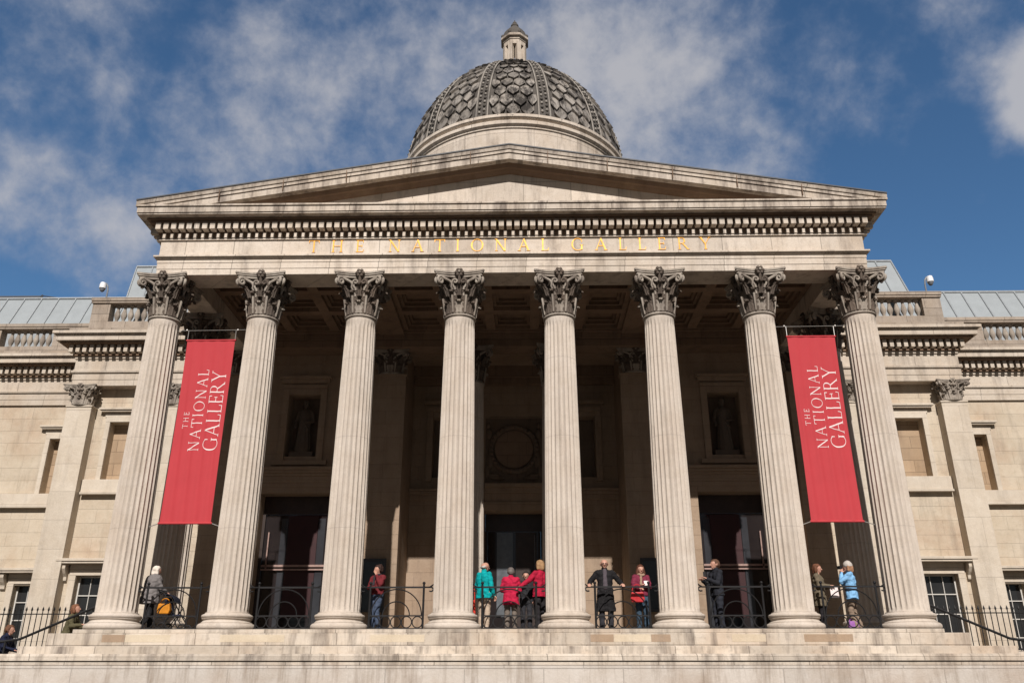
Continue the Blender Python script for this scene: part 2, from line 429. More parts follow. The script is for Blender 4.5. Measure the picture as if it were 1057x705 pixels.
def capital_mb():
    mb = MB()
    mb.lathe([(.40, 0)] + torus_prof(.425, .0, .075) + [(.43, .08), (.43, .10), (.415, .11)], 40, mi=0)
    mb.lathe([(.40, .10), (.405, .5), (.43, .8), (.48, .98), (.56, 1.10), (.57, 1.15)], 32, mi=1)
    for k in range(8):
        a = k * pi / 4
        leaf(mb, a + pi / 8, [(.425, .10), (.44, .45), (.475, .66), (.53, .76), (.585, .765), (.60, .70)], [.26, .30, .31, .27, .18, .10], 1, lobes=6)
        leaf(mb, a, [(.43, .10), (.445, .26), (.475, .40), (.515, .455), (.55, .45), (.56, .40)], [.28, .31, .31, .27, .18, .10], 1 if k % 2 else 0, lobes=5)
    # caulicoli: ribs running up between the leaves
    for k in range(8):
        a = k * pi / 4 + pi / 8
        mb.tube([(.445 * cos(a), .445 * sin(a), .12), (.50 * cos(a), .50 * sin(a), .45), (.53 * cos(a), .53 * sin(a), .62)], [.025, .03, .03], 6, 0)
    for c in range(4):
        ca = pi / 4 + c * pi / 2
        e = Vector((cos(ca), sin(ca), 0)); tdir = Vector((-sin(ca), cos(ca), 0))
        for sgn in (-1, 1):
            sa = ca + sgn * radians(30)
            p0 = Vector((.47 * cos(sa), .47 * sin(sa), .60))
            vc = e * .80 + tdir * (sgn * .055) + Vector((0, 0, 1.035))       # eye of the volute
            pts = [p0, p0 * 1.06 + Vector((0, 0, .2)), Vector((.60 * cos(ca + sgn * .32), .60 * sin(ca + sgn * .32), 1.03))]
            for i in range(17):
                th = radians(115) - i * radians(32); rr = .125 * (1 - i / 19)
                pts.append(vc + e * (rr * cos(th)) + Vector((0, 0, rr * sin(th))))
            rad = [.030, .036, .042] + [.044 - .001 * i for i in range(17)]
            mb.tube(pts, rad, 7, 0)
            # inner helix curling to the middle of the face
            fa = ca + sgn * pi / 4
            fe = Vector((cos(fa), sin(fa), 0)); ft = Vector((-sin(fa), cos(fa), 0)) * (-sgn)
            hc = fe * .58 + ft * .115 + Vector((0, 0, 1.0))
            pts = [p0 + Vector((0, 0, .05)), fe * .53 + ft * .235 + Vector((0, 0, .86))]
            for i in range(12):
                th = radians(10) + i * radians(32); rr = .085 * (1 - i / 14)
                pts.append(hc + ft * (rr * cos(th)) + Vector((0, 0, rr * sin(th))))
            mb.tube(pts, [.026] * len(pts), 6, 0 if sgn > 0 else 1)
        leaf(mb, ca, [(.50, .62), (.58, .80), (.68, .92), (.76, .93), (.80, .86)], [.16, .20, .18, .13, .06], 1, lobes=4)
        # fleuron on each face
        fa = c * pi / 2; f = Vector((cos(fa), sin(fa), 0))
        for j in range(6):
            b = j * pi / 3; t = Vector((-sin(fa), cos(fa), 0))
            cpt = f * .625 + t * (.085 * cos(b)) + Vector((0, 0, 1.27 + .085 * sin(b)))
            mb.ball(cpt, .055, .055, .055, 8, 6, 1)
        cpt = f * .68 + Vector((0, 0, 1.27)); mb.ball(cpt, .04, .04, .04, 8, 6, 0)
        leaf(mb, fa, [(.50, .60), (.54, .80), (.60, .92), (.66, .94), (.685, .89)], [.15, .18, .15, .12, .06], 1, lobes=4)
        mb.tube([f * .55 + Vector((0, 0, .9)), f * .60 + Vector((0, 0, 1.1)), f * .62 + Vector((0, 0, 1.25))], .045, 6, 1)
    # abacus with concave sides
    def aba(k, z0, z1, mi):
        pts = []
        for c in range(4):
            a = c * pi / 2; f = Vector((cos(a), sin(a))); t = Vector((-sin(a), cos(a)))
            for i in range(9):
                u = -1 + i / 4
                p = f * ((.575 + .125 * u * u) * k) + t * (u * .665 * k); pts.append((p.x, p.y))
        mb.prism(pts, 'z', z0, z1, mi)
    aba(.95, 1.15, 1.215, 0); aba(1.0, 1.217, 1.262, 0); aba(1.035, 1.264, 1.318, 0)
    return mb

shaft0 = column_shaft_mb().build('column', 'shaft', bld, (COLX[0], 0, 0), smooth=50)
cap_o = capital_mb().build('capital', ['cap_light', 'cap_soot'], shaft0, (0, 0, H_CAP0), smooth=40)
base_o = column_base_mb().build('base', 'base', shaft0, (0, 0, 0), smooth=40)
for x in COLX[1:]:
    copy_tree(shaft0, bld, (x, 0, 0))
for x in (COLX[0], COLX[7]): copy_tree(shaft0, bld, (x, SP, 0), rz=.13)
for x in (COLX[3], COLX[4]): copy_tree(shaft0, bld, (x, 2 * SP, 0), rz=.13, scale=(.95, .95, 1))

# ---- entablature ----------------------------------------------------------
XE = 10.25
mb = MB()
for i, (z0, z1, y) in enumerate(((9.732, 9.92, -.47), (9.922, 10.11, -.485), (10.112, 10.225, -.50))):
    mb.box(-XE - .01 * i, XE + .01 * i, y, .42, z0, z1)
mb.box(-XE - .05, XE + .05, -.545, .42, 10.227, 10.27); mb.box(-XE - .11, XE + .11, -.60, .42, 10.272, 10.325)
mb.box(-XE, XE, -.48, .42, 10.327, 10.84)
for s in (-1, 1):                                             # beams along the two flanks of the porch
    mb.box(s * (XE - .02), s * (XE - .86), .425, 6.1, 9.732, 10.22)
    mb.box(s * (XE - .02), s * (XE - .84), .425, 6.1, 10.222, 10.84)
entab = mb.build('entablature', 'entab', bld, bevel=.008)

for word, x0, x1 in (('THE', -5.87, -4.24), ('NATIONAL', -3.53, 1.16), ('GALLERY', 1.79, 5.86)):
    for li, polys in enumerate(word_letters(word, .385, x1 - x0, .105, .04)):
        mb = MB()
        for i, poly in enumerate(polys):
            if area(poly) < 0: poly = poly[::-1]
            mb.prism([(x0 + px, 10.425 + pz) for px, pz in poly], 'y', -.478, -.496 - .0006 * (i % 6))
        mb.build('letter', 'gold', entab)

# ---- cornice: bed mould, dentils, modillions, corona ----------------------
mb = MB()
def ring_course(mb, ov, z0, z1, mi, yb=14, slots=None):
    mb.box(-XE - ov, XE + ov, -.48 - ov, .42, z0, z1, mi)
    for s in (-1, 1): mb.box(s * (XE + ov), s * (XE - .5), .42, yb, z0, z1, mi)
ring_course(mb, .05, 10.842, 10.90, 2)
ring_course(mb, .05, 10.902, 11.06, 1)       # plane behind the dentils
ring_course(mb, .10, 11.062, 11.29, 1)       # plane behind the modillions
ring_course(mb, .28, 11.292, 11.36, 1)
ring_course(mb, .36, 11.362, 11.42, 1)
ring_course(mb, .56, 11.422, 11.47, 0)
ring_course(mb, .59, 11.472, 11.66, 0)
ring_course(mb, .63, 11.662, 11.72, 0)
pitch = .226; nb = int((2 * XE) / pitch)
for i in range(nb + 1):
    x = -XE - .02 + i * (2 * XE + .04) / nb
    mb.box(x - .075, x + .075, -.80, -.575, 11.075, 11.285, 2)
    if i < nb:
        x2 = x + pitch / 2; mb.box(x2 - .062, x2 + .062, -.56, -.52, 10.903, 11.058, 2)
for s in (-1, 1):
    for j in range(28):
        y = -.45 + j * pitch
        mb.box(s * (XE + .09), s * (XE + .35), y - .066, y + .066, 11.075, 11.285, 2)
        mb.box(s * (XE + .05), s * (XE + .19), y + pitch / 2 - .072, y + pitch / 2 + .072, 10.903, 11.058, 2)
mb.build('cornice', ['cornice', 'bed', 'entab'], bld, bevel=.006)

# ---- pediment ---------------------------------------------------------------
APEX, SLOPE, XT = 13.71, .1665, 10.90
def rake(mb, prof, mi, x_end=XT):
    n = len(prof); vs = []
    for x in (-x_end, 0, x_end):
        for y, dz in prof: vs.append((x, y, APEX - SLOPE * abs(x) + dz))
    fs = [tuple(range(n)), tuple(2 * n + k for k in range(n))[::-1]]
    for j in range(2):
        for k in range(n):
            k2 = (k + 1) % n; fs.append((j * n + k, j * n + k2, (j + 1) * n + k2, (j + 1) * n + k))
    mb.add(vs, fs, mi)
mb = MB()
mb.prism([(-XE + .2, 11.70), (XE - .2, 11.70), (0, 11.70 + SLOPE * (XE - .2) + .10)], 'y', -.42, .3)
mb.build('pediment_panel', 'entab', bld)
mb = MB()
rake(mb, [(-1.10, .012), (-1.10, -.028), (.6, -.028), (.6, .012)], 2)
rake(mb, [(-1.08, -.03), (-1.05, -.14), (.6, -.14), (.6, -.03)], 0)
rake(mb, [(-1.02, -.142), (-1.02, -.245), (.6, -.245), (.6, -.142)], 0, XT - .02)
rake(mb, [(-.985, -.247), (-.985, -.455), (.6, -.455), (.6, -.247)], 0, XT - .05)
rake(mb, [(-.78, -.457), (-.70, -.56), (.6, -.56), (.6, -.457)], 1, XT - .9)
rake(mb, [(-.60, -.562), (-.50, -.64), (.6, -.64), (.6, -.562)], 1, XT - 1.5)
for i, t in enumerate((1.15, 2.9, 4.8, 6.65, 8.5)):                 # open joints between cornice blocks
    for s in (-1, 1):
        x = s * t; zz = APEX - SLOPE * t
        mb.box(x - .010, x + .010, -1.07, -.98, zz - .43, zz - .035, 1)
mb.build('raking_cornice', ['cornice', 'bed', 'slate'], bld)
mb = MB()
mb.prism([(-XE - .3, 11.6), (XE + .3, 11.6), (0, APEX - .12)], 'y', .55, 15)
mb.build('portico_roof', 'slate', bld)

# ---- porch ceiling, coffered -----------------------------------------------------
ZC = 10.32
mb = MB()
def coffer_field(mb, xc0, xc1, nx, ny, y0, y1):
    dx = (xc1 - xc0) / nx; dy = (y1 - y0) / ny
    for i in range(nx):
        for j in range(ny):
            xa, xb = xc0 + i * dx, xc0 + (i + 1) * dx; ya, yb = y0 + j * dy, y0 + (j + 1) * dy
            ins = [(.16, 0), (.16, .14), (.26, .14), (.26, .26), (.34, .26), (.34, .36)]
            lo = (0, 0)
            rings = [(0, 0)] + ins
            for (a, h), (b, h2) in zip(rings[:-1], rings[1:]):
                A = [(xa + a, ya + a, ZC + h), (xb - a, ya + a, ZC + h), (xb - a, yb - a, ZC + h), (xa + a, yb - a, ZC + h)]
                B = [(xa + b, ya + b, ZC + h2), (xb - b, ya + b, ZC + h2), (xb - b, yb - b, ZC + h2), (xa + b, yb - b, ZC + h2)]
                for k in range(4): mb.quad(A[k], A[(k + 1) % 4], B[(k + 1) % 4], B[k])
            a, h = ins[-1]
            mb.quad((xa + a, ya + a, ZC + h), (xb - a, ya + a, ZC + h), (xb - a, yb - a, ZC + h), (xa + a, yb - a, ZC + h))
YF, YB = .425, 5.30
for x0, x1, n in ((-3.83, 3.83, 5), (-9.4, -4.72, 3), (4.72, 9.4, 3)): coffer_field(mb, x0, x1, n, 3, YF, YB)
for s in (-1, 1): mb.box(s * 3.832, s * 4.718, YF, YB, 10.19, ZC + .1)
mb.box(-9.39, 9.39, YF, 6.2, 10.75, 10.80)
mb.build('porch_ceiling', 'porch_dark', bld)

# ---- rear wall of the porch -----------------------------------------------------
def holed_wall(mb, x0, x1, z0, z1, y, holes, depth, mi=0, skip=()):
    xs = sorted({x0, x1, *[h[0] for h in holes], *[h[1] for h in holes]})
    zs = sorted({z0, z1, *[h[2] for h in holes], *[h[3] for h in holes]})
    for i in range(len(xs) - 1):
        for j in range(len(zs) - 1):
            cx, cz = (xs[i] + xs[i + 1]) / 2, (zs[j] + zs[j + 1]) / 2
            if any(h[0] < cx < h[1] and h[2] < cz < h[3] for h in holes): continue
            mb.quad((xs[i], y, zs[j]), (xs[i + 1], y, zs[j]), (xs[i + 1], y, zs[j + 1]), (xs[i], y, zs[j + 1]), mi)
    for a, b, c, d in holes:
        mb.quad((a, y, c), (a, y + depth, c), (a, y + depth, d), (a, y, d), mi); mb.quad((b, y, c), (b, y + depth, c), (b, y + depth, d), (b, y, d), mi)
        mb.quad((a, y, d), (b, y, d), (b, y + depth, d), (a, y + depth, d), mi); mb.quad((a, y, c), (b, y, c), (b, y + depth, c), (a, y + depth, c), mi)

YW, YR = 6.1, 8.05                 # wall of the side bays, wall of the middle recess
DX, NX = 7.36, 7.36
mb = MB()
for s in (-1, 1):
    xa, xb = sorted((s * 3.77, s * 10.4))
    holed_wall(mb, xa, xb, 0, 10.4, YW, [(s * DX - 1.17, s * DX + 1.17, 0, 4.72), (s * NX - .55, s * NX + .55, 6.02, 8.24)], .55)
    mb.quad((s * 3.77, YW, 0), (s * 3.77, YR, 0), (s * 3.77, YR, 10.4), (s * 3.77, YW, 10.4))
holed_wall(mb, -3.77, 3.77, 0, 10.4, YR, [(-1.05, 1.05, 0, 4.45), (-3.0, -1.75, 5.7, 7.97), (1.75, 3.0, 5.7, 7.97)], .45)
mb.quad((-3.77, YW, 9.9), (3.77, YW, 9.9), (3.77, YR, 9.9), (-3.77, YR, 9.9))
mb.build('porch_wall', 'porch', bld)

mb = MB()                          # beam over the inner columns and round the wall head
mb.box(-9.39, 9.39, 5.31, 6.09, 9.735, 10.0); mb.box(-9.39, 9.39, 5.27, 6.09, 10.002, 10.24); mb.box(-9.39, 9.39, 5.20, 6.09, 10.242, 10.318)
mb.box(-3.765, 3.765, 7.7, 8.04, 9.45, 9.9); mb.box(-3.765, 3.765, 7.82, 8.04, 9.2, 9.448)
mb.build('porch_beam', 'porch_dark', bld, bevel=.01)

mb = MB()                          # string courses, ledges, niche surrounds
for s in (-1, 1):
    xa, xb = sorted((s * 4.91, s * 9.53))
    mb.box(xa, xb, 5.80, 6.099, 5.50, 5.60); mb.box(xa, xb, 5.86, 6.099, 5.40, 5.498); mb.box(xa, xb, 5.92, 6.099, 5.30, 5.398)
    mb.box(xa, xb, 5.955, 6.099, 5.08, 5.298); mb.box(xa, xb, 5.985, 6.099, 4.92, 5.078)
    for q in (-1, 1):
        mb.box(s * DX + q * 1.172, s * DX + q * 1.50, 5.99, 6.099, 0, 4.918)
    mb.box(s * DX - 1.168, s * DX + 1.168, 5.99, 6.099, 4.724, 4.918)
    for w, y, z0, z1 in ((.85, 5.96, 8.66, 8.80), (.92, 5.88, 8.802, 8.90)): mb.box(s * NX - w, s * NX + w, y, 6.099, z0, z1)
    for q in (-1, 1): mb.box(s * NX + q * .554, s * NX + q * .78, 6.02, 6.099, 5.86, 8.46)
    mb.box(s * NX - .78, s * NX + .78, 6.0, 6.099, 8.462, 8.60); mb.box(s * NX - .55, s * NX + .55, 6.02, 6.099, 8.245, 8.46); mb.box(s * NX - .95, s * NX + .95, 5.97, 6.099, 5.70, 5.858)
    for q in (-1, 1):
        c = s * 2.375
        mb.box(c + q * .63, c + q * .86, 7.95, 8.049, 5.55, 8.18)
    c = s * 2.375
    mb.box(c - .86, c + .86, 7.93, 8.049, 8.182, 8.34); mb.box(c - .98, c + .98, 7.80, 8.049, 8.45, 8.56)
    mb.box(s * 1.06, s * 3.765, 7.80, 8.049, 5.18, 5.26); mb.box(s * 1.06, s * 3.765, 7.88, 8.049, 5.06, 5.178); mb.box(s * 1.06, s * 3.765, 7.95, 8.049, 4.88, 5.058)
    mb.box(s * 1.052, s * 1.32, 7.90, 8.049, 0, 4.47)
mb.box(-1.055, 1.055, 7.78, 8.049, 5.30, 5.44); mb.box(-1.055, 1.055, 7.88, 8.049, 5.10, 5.298); mb.box(-1.055, 1.055, 7.95, 8.049, 4.80, 5.098); mb.box(-1.3, 1.3, 7.90, 8.049, 4.472, 4.79)
mb.build('porch_mouldings', 'porch', bld, bevel=.008)

# pilasters with Corinthian heads
cap_me = cap_o.data
cap_wing = cap_me.copy(); cap_wing.materials.clear(); cap_wing.materials.append(M['cap_light']); cap_wing.materials.append(M['cap_wing'])
def pilaster(x, yf, w, z0, z1, mat, caph, capscale, ydepth, depth):
    mb = MB(); mb.box(x - w / 2, x + w / 2, yf, yf + depth, z0, z1 - caph)
    mb.box(x - w / 2 - .07, x + w / 2 + .07, yf - .07, yf + depth, z0, z0 + .22); mb.box(x - w / 2 - .035, x + w / 2 + .035, yf - .035, yf + depth, z0 + .222, z0 + .36)
    mb.box(x - w / 2 - .03, x + w / 2 + .03, yf - .03, yf + depth, z1 - caph - .06, z1 - caph - .003)
    o = mb.build('pilaster', mat, bld, bevel=.01)
    c = bpy.data.objects.new('capital', cap_wing if mat == 'wing_pil' else cap_me); COL.objects.link(c); c.parent = o
    c.location = (x, yf + .30 * ydepth, z1 - caph); c.scale = (capscale, ydepth, caph / 1.32)
    return o
for s in (-1, 1):
    pilaster(s * 4.33, 5.7, 1.14, 0, 9.73, 'porch', .86, .95, .6, .39)
    pilaster(s * 9.975, 5.7, .85, 0, 9.73, 'porch', .86, .95, .6, .39)

# doors
def doorway(x, y, w, h, red_side, centre=False):
    mb = MB()
    mb.box(x - w / 2 + .002, x + w / 2 - .002, y + .42, y + .50, h - .62, h - .002)            # head panel
    mb.box(x - w / 2 + .002, x - w / 2 + .10, y + .38, y + .50, 0.002, h - .622); mb.box(x + w / 2 - .10, x + w / 2 - .002, y + .38, y + .50, 0.002, h - .622)
    f = mb.build('doorway', 'doorwood', bld, bevel=.006)
    if not centre:
        s = red_side
        g = MB()
        g.box(x - w / 2 + .102, x + w / 2 - .102, y + .47, y + .50, .002, h - .624); g.build('pane', 'doorglass', f)
        a, b = sorted((x + s * .72, x - s * .28)); g = MB(); g.box(a, b, y + .455, y + .468, .75, h - .66); g.build('hanging', 'doorred', f)
        a, b = sorted((x - s * .30, x - s * .52)); g = MB(); g.box(a, b, y + .44, y + .468, .3, h - .75); g.build('door_leaf', 'doorgrey', f)
        a, b = sorted((x + s * .74, x + s * .98)); g = MB(); g.box(a, b, y + .44, y + .468, .3, h - .75); g.build('door_leaf', 'doorgrey', f)
        g = MB(); g.box(x - w / 2 + .11, x + w / 2 - .11, y + .36, y + .43, 2.36, 2.43); g.box(x - w / 2 + .11, x + w / 2 - .11, y + .36, y + .43, 2.25, 2.30)
        g.box(x - s * .90 - .02, x - s * .90 + .02, y + .36, y + .42, 2.3, 3.5)
        g.build('push_bar', 'dimgold', f)
        for zz in (.45, .7, .95):
            pass
    else:
        g = MB(); g.box(x - w / 2 + .102, x + w / 2 - .102, y + .45, y + .48, .002, h - .624); g.build('pane', 'doorglass', f)
        g = MB(); g.box(x - .62, x - .05, y + .42, y + .448, .9, h - .66); g.build('door_leaf', 'doorpale', f)
        g = MB(); g.box(x + .05, x + .80, y + .42, y + .447, .1, h - .66); g.build('door_leaf', 'doorwood', f)
        g = MB(); g.box(x + .72, x + .745, y + .40, y + .418, 2.2, 3.7); g.build('handle', 'camgrey', f)
doorway(-DX, YW, 2.34, 4.72, 1); doorway(DX, YW, 2.34, 4.72, -1); doorway(0, YR, 2.1, 4.45, 1, True)

# relief panel with a roundel over the middle door
mb = MB()
mb.box(-1.05, 1.05, YR - .06, YR - .001, 5.46, 7.9, 0)
mb.add(*(lambda m: (m.v, m.f))(MB().lathe([(.72, 0), (.70, .05)], 40).xform(Matrix.Translation((0, YR - .06, 6.72)) @ Matrix.Rotation(pi / 2, 4, 'X'))), 1)
pts = [(.84 * cos(a), YR - .10, 6.72 + .84 * sin(a)) for a in [2 * pi * i / 48 for i in range(49)]]
mb.tube(pts, .10, 8, 0)
for i in range(30):
    a = 2 * pi * i / 30; mb.ball((.84 * cos(a), YR - .18, 6.72 + .84 * sin(a)), .075, .05, .075, 8, 6, 0)
for s in (-1, 1):
    for px, pz, rx, rz in ((.86, 6.3, .13, .3), (.80, 6.68, .09, .1), (.97, 5.9, .10, .26), (.72, 5.75, .22, .09), (.9, 7.3, .12, .2), (.6, 5.66, .3, .08), (.94, 7.62, .09, .12)):
        mb.ball((s * px, YR - .10, pz), rx, .08, rz, 10, 8, 0)
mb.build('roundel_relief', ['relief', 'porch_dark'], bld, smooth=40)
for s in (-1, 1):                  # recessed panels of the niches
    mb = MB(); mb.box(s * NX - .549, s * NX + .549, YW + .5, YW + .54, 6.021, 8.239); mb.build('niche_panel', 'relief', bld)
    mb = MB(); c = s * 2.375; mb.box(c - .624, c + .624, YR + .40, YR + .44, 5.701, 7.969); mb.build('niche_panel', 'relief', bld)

# ---- stylobate ------------------------------------------------------------------
mb = MB()
mb.box(-10.52, 10.35, -.95, 8.1, -.095, -.001)
mb.box(-11.08, 10.90, -1.00, 1.0, -.40, -.097)
mb.box(-11.55, 11.78, -1.34, 1.0, -.64, -.402)
mb.box(-10.4, 10.4, 1.002, 8.1, -2.8, -.097)
mb.build('stylobate', ['steps'], bld, bevel=.014)
M['patch_tan'] = stone('patch_tan_stone', (.40, .30, .215), bh=0, soot_amt=.4)
M['patch_cream'] = stone('patch_cream_stone', (.66, .57, .44), bh=0, soot_amt=.2)
for xa, xb, mm in ((-9.75, -9.2, 'patch_tan'), (-9.19, -8.1, 'patch_cream'), (-6.9, -5.35, 'patch_cream'), (-3.3, -2.0, 'patch_cream'), (1.95, 2.5, 'patch_tan'), (2.51, 3.38, 'patch_cream'), (3.39, 3.85, 'patch_tan'), (7.0, 8.15, 'patch_tan'), (5.3, 6.1, 'patch_cream')):
    MB().box(xa, xb, -1.004, -.9, -.30, -.13).build('patch_stone', mm, bld, bevel=.006)
mb = MB(); mb.box(-10.3, 10.3, -.9, 8.04, .0, .004); mb.build('porch_floor', 'floor', bld)

# ---- dome ---------------------------------------------------------------------------
DC = (-.06, 16.0)
RD, ZD, HD = 5.7, 22.5, 7.25
def dome_pt(az, ph, off=0):
    r = RD * cos(ph); z = ZD + HD * sin(ph)
    nr, nz = cos(ph) / RD, sin(ph) / HD; l = hypot(nr, nz); nr, nz = nr / l, nz / l
    r += nr * off; z += nz * off
    return (DC[0] + r * cos(az), DC[1] + r * sin(az), z)
mb = MB()
prof = [(RD * cos(a), ZD + HD * sin(a)) for a in [radians(3 + 83 * i / 30) for i in range(31)]]
mb.lathe(prof, 96, DC, 2, False)
NR = 12; A0 = -pi / 2 + radians(15)
TIL = 14
for k in range(NR):
    az_c = A0 + radians(15) + k * radians(30)
    dph = radians(5.3)
    for j in range(TIL):
        ph = radians(9.6) + j * dph
        rw = RD * cos(ph)
        span = radians(30) - 2 * (.33 / max(rw, 1.5))          # clear panel between ribs
        if span < .12: continue
        ntile = 3.4
        tw = span / ntile; rj = random.Random(k * 100 + j)
        for q in range(6):
            u = (q - 2.5 + (.0 if j % 2 else .5)) * tw
            lo, hi = max(u - tw * .455, -span / 2), min(u + tw * .455, span / 2)
            if hi - lo < tw * .2: continue
            cc = (lo + hi) / 2
            jp = rj.uniform(-.10, .10) * dph; jo = rj.uniform(-.02, .035); cc += rj.uniform(-.06, .06) * tw
            shape = [(lo, .55 * dph, .03), (hi, .55 * dph, .03), (hi, -.22 * dph + jp, .09 + jo), ((hi + cc) / 2 + (hi - cc) * .1, -.50 * dph + jp, .12 + jo), (cc, -.82 * dph + jp, .15 + jo), ((lo + cc) / 2 - (cc - lo) * .1, -.50 * dph + jp, .12 + jo), (lo, -.22 * dph + jp, .09 + jo)]
            top = [dome_pt(az_c + a, ph + b, o) for a, b, o in shape]; bot = [dome_pt(az_c + a, ph + b, -.03) for a, b, o in shape]
            n = len(shape)
            mb.add(top + bot, [tuple(range(n))] + [(i, (i + 1) % n, n + (i + 1) % n, n + i) for i in range(n)], 0)
dome = mb.build('dome', ['lead', 'lead_light', 'lead_dark'], bld)
def rib_mb(az):
    mb = MB(); N = 28; phs = [radians(5.2 + 76 * i / N) for i in range(N + 1)]
    for i in range(N):
        w0 = .25 * (.45 + .55 * cos(phs[i])); w1 = .25 * (.45 + .55 * cos(phs[i + 1]))
        r0, r1 = RD * cos(phs[i]), RD * cos(phs[i + 1])
        A = [dome_pt(az - w0 / r0, phs[i], .07), dome_pt(az + w0 / r0, phs[i], .07), dome_pt(az + w1 / r1, phs[i + 1], .07), dome_pt(az - w1 / r1, phs[i + 1], .07)]
        mb.quad(*A, 0)
    for s in (-1, 1):
        pts = [dome_pt(az + s * .275 * (.45 + .55 * cos(p)) / (RD * cos(p)), p, .08) for p in phs]; mb.tube(pts, [.038 * (.5 + .5 * cos(p)) for p in phs], 6, 1)
    for i in range(34):                                        # pierced ornament along the band
        p = radians(6.5 + 2.15 * i); s_ = (.45 + .55 * cos(p))
        for u in (-.115, .115):
            c = dome_pt(az + u * s_ / (RD * cos(p)), p + (radians(1.0) if u > 0 else 0), .09); mb.ball(c, .075 * s_, .075 * s_, .075 * s_, 6, 5, 1 if i % 2 else 0)
    return mb
for k in range(NR): rib_mb(A0 + k * radians(30)).build('rib', ['lead_dark', 'lead_light'], dome, smooth=40)
mb = MB()
mb.lathe([(5.60, 17), (5.60, 22.62), (5.66, 22.64), (5.66, 22.72), (5.74, 22.76), (5.78, 22.80), (5.78, 22.96), (5.70, 22.99), (5.70, 23.06), (5.76, 23.1), (5.83, 23.15), (5.83, 23.30), (5.70, 23.37), (5.3, 23.39)], 128, DC, 0, True)
mb.build('drum', 'entab', dome, smooth=30)
# lantern
mb = MB(); ZL = 29.55
oct_ = lambda r: [(DC[0] + r * cos(pi / 8 + k * pi / 4), DC[1] + r * sin(pi / 8 + k * pi / 4)) for k in range(8)]
mb.prism(oct_(.80), 'z', ZL - .1, ZL + .45); mb.prism(oct_(.70), 'z', ZL + .452, ZL + .6)
for k in range(8):
    a = pi / 8 + k * pi / 4
    q = MB(); q.box(-.16, .10, -.125, .125, ZL + .6, ZL + 2.76); q.box(-.10, .14, -.12, .12, ZL + .6, ZL + 2.55)
    q.xform(Matrix.Translation((DC[0], DC[1], 0)) @ Matrix.Rotation(a, 4, 'Z') @ Matrix.Translation((.52, 0, 0))); mb.add(q.v, q.f, 0)
mb.prism(oct_(.66), 'z', ZL + 2.45, ZL + 2.758, 0)
mb.prism(oct_(.70), 'z', ZL + 2.762, ZL + 2.92); mb.prism(oct_(.83), 'z', ZL + 2.922, ZL + 3.06); mb.prism(oct_(.78), 'z', ZL + 3.062, ZL + 3.12)
mb.lathe([(.72, ZL + 3.12), (.70, ZL + 3.32), (.60, ZL + 3.58), (.44, ZL + 3.82), (.30, ZL + 3.98), (.22, ZL + 4.08)], 8, DC, 1, True, pi / 8)
for k in range(8):
    a = pi / 8 + k * pi / 4; mb.ball((DC[0] + .74 * cos(a), DC[1] + .74 * sin(a), ZL + 3.2), .09, .09, .12, 6, 5, 1)
mb.ball((DC[0], DC[1], ZL + 4.18), .23, .23, .17, 10, 7, 1); mb.ball((DC[0], DC[1], ZL + 4.38), .13, .13, .12, 10, 7, 1); mb.lathe([(.05, ZL + 4.44), (.02, ZL + 4.62)], 8, DC, 1)
mb.build('lantern', ['cornice', 'lead_dark'], dome, smooth=35)

# ---- wings ----------------------------------------------------------------------------
YP, YN, Y2 = 5.7, 6.1, 8.0         # pilaster face, near wall, far wall
XN = 15.62                          # outer end of the near block
XO = 27.0
def dentil_row(mb, x0, x1, yf, yb, z0, z1, pitch, w, mi):
    n = int(abs(x1 - x0) / pitch); d = (x1 - x0) / n
    for i in range(n):
        x = x0 + (i + .5) * d; mb.box(x - w / 2, x + w / 2, yf, yb, z0, z1, mi)
def entab_run(mb, x0, x1, y, endx=None, ends=None):
    """architrave, frieze, dentils and corona for a stretch of wall whose face is y. mats: 0 stone 1 bed 2 cornice"""
    xa, xb = sorted((x0, x1)); yb = y + 2.3
    def b(ov, z0, z1, mi):
        l = xa - (ov if ends in ('l',) else 0); r = xb + (ov if ends in ('r',) else 0)
        mb.box(l, r, y - ov, yb, z0, z1, mi)
    b(0, 8.50, 8.72, 0); b(.015, 8.722, 8.97, 0); b(.07, 8.972, 9.06, 0); b(0.0, 9.062, 9.50, 0)
    b(.04, 9.502, 9.60, 0); b(.10, 9.602, 9.95, 1); b(.45, 9.952, 10.02, 1); b(.56, 10.022, 10.20, 2); b(.60, 10.202, 10.25, 2); b(.67, 10.252, 10.36, 2); b(.30, 10.362, 10.60, 3)
    l = xa - (.22 if ends == 'l' else 0); r = xb + (.22 if ends == 'r' else 0)
    dentil_row(mb, l, r, y - .31, y - .1, 9.67, 9.948, .235, .14, 0)

def sash_window(x, y, w, z0, z1, cols, rows, mat_frame='frame'):
    """a glazed window: frame with bars, pane behind"""
    mb = MB(); t = .045
    mb.box(x - w / 2, x - w / 2 + t, y, y + .08, z0, z1); mb.box(x + w / 2 - t, x + w / 2, y, y + .08, z0, z1)
    mb.box(x - w / 2 + t, x + w / 2 - t, y, y + .08, z1 - t, z1); mb.box(x - w / 2 + t, x + w / 2 - t, y, y + .08, z0, z0 + t)
    for i in range(1, cols):
        xx = x - w / 2 + w * i / cols; mb.box(xx - .011, xx + .011, y + .01, y + .07, z0 + t, z1 - t)
    for j in range(1, rows):
        zz = z0 + (z1 - z0) * j / rows; mb.box(x - w / 2 + t, x + w / 2 - t, y + .005, y + .075, zz - .016, zz + .016)
    f = mb.build('window', mat_frame, bld)
    MB().box(x - w / 2 + .01, x + w / 2 - .01, y + .05, y + .06, z0 + .01, z1 - .01).build('pane', 'glass', f)
    return f

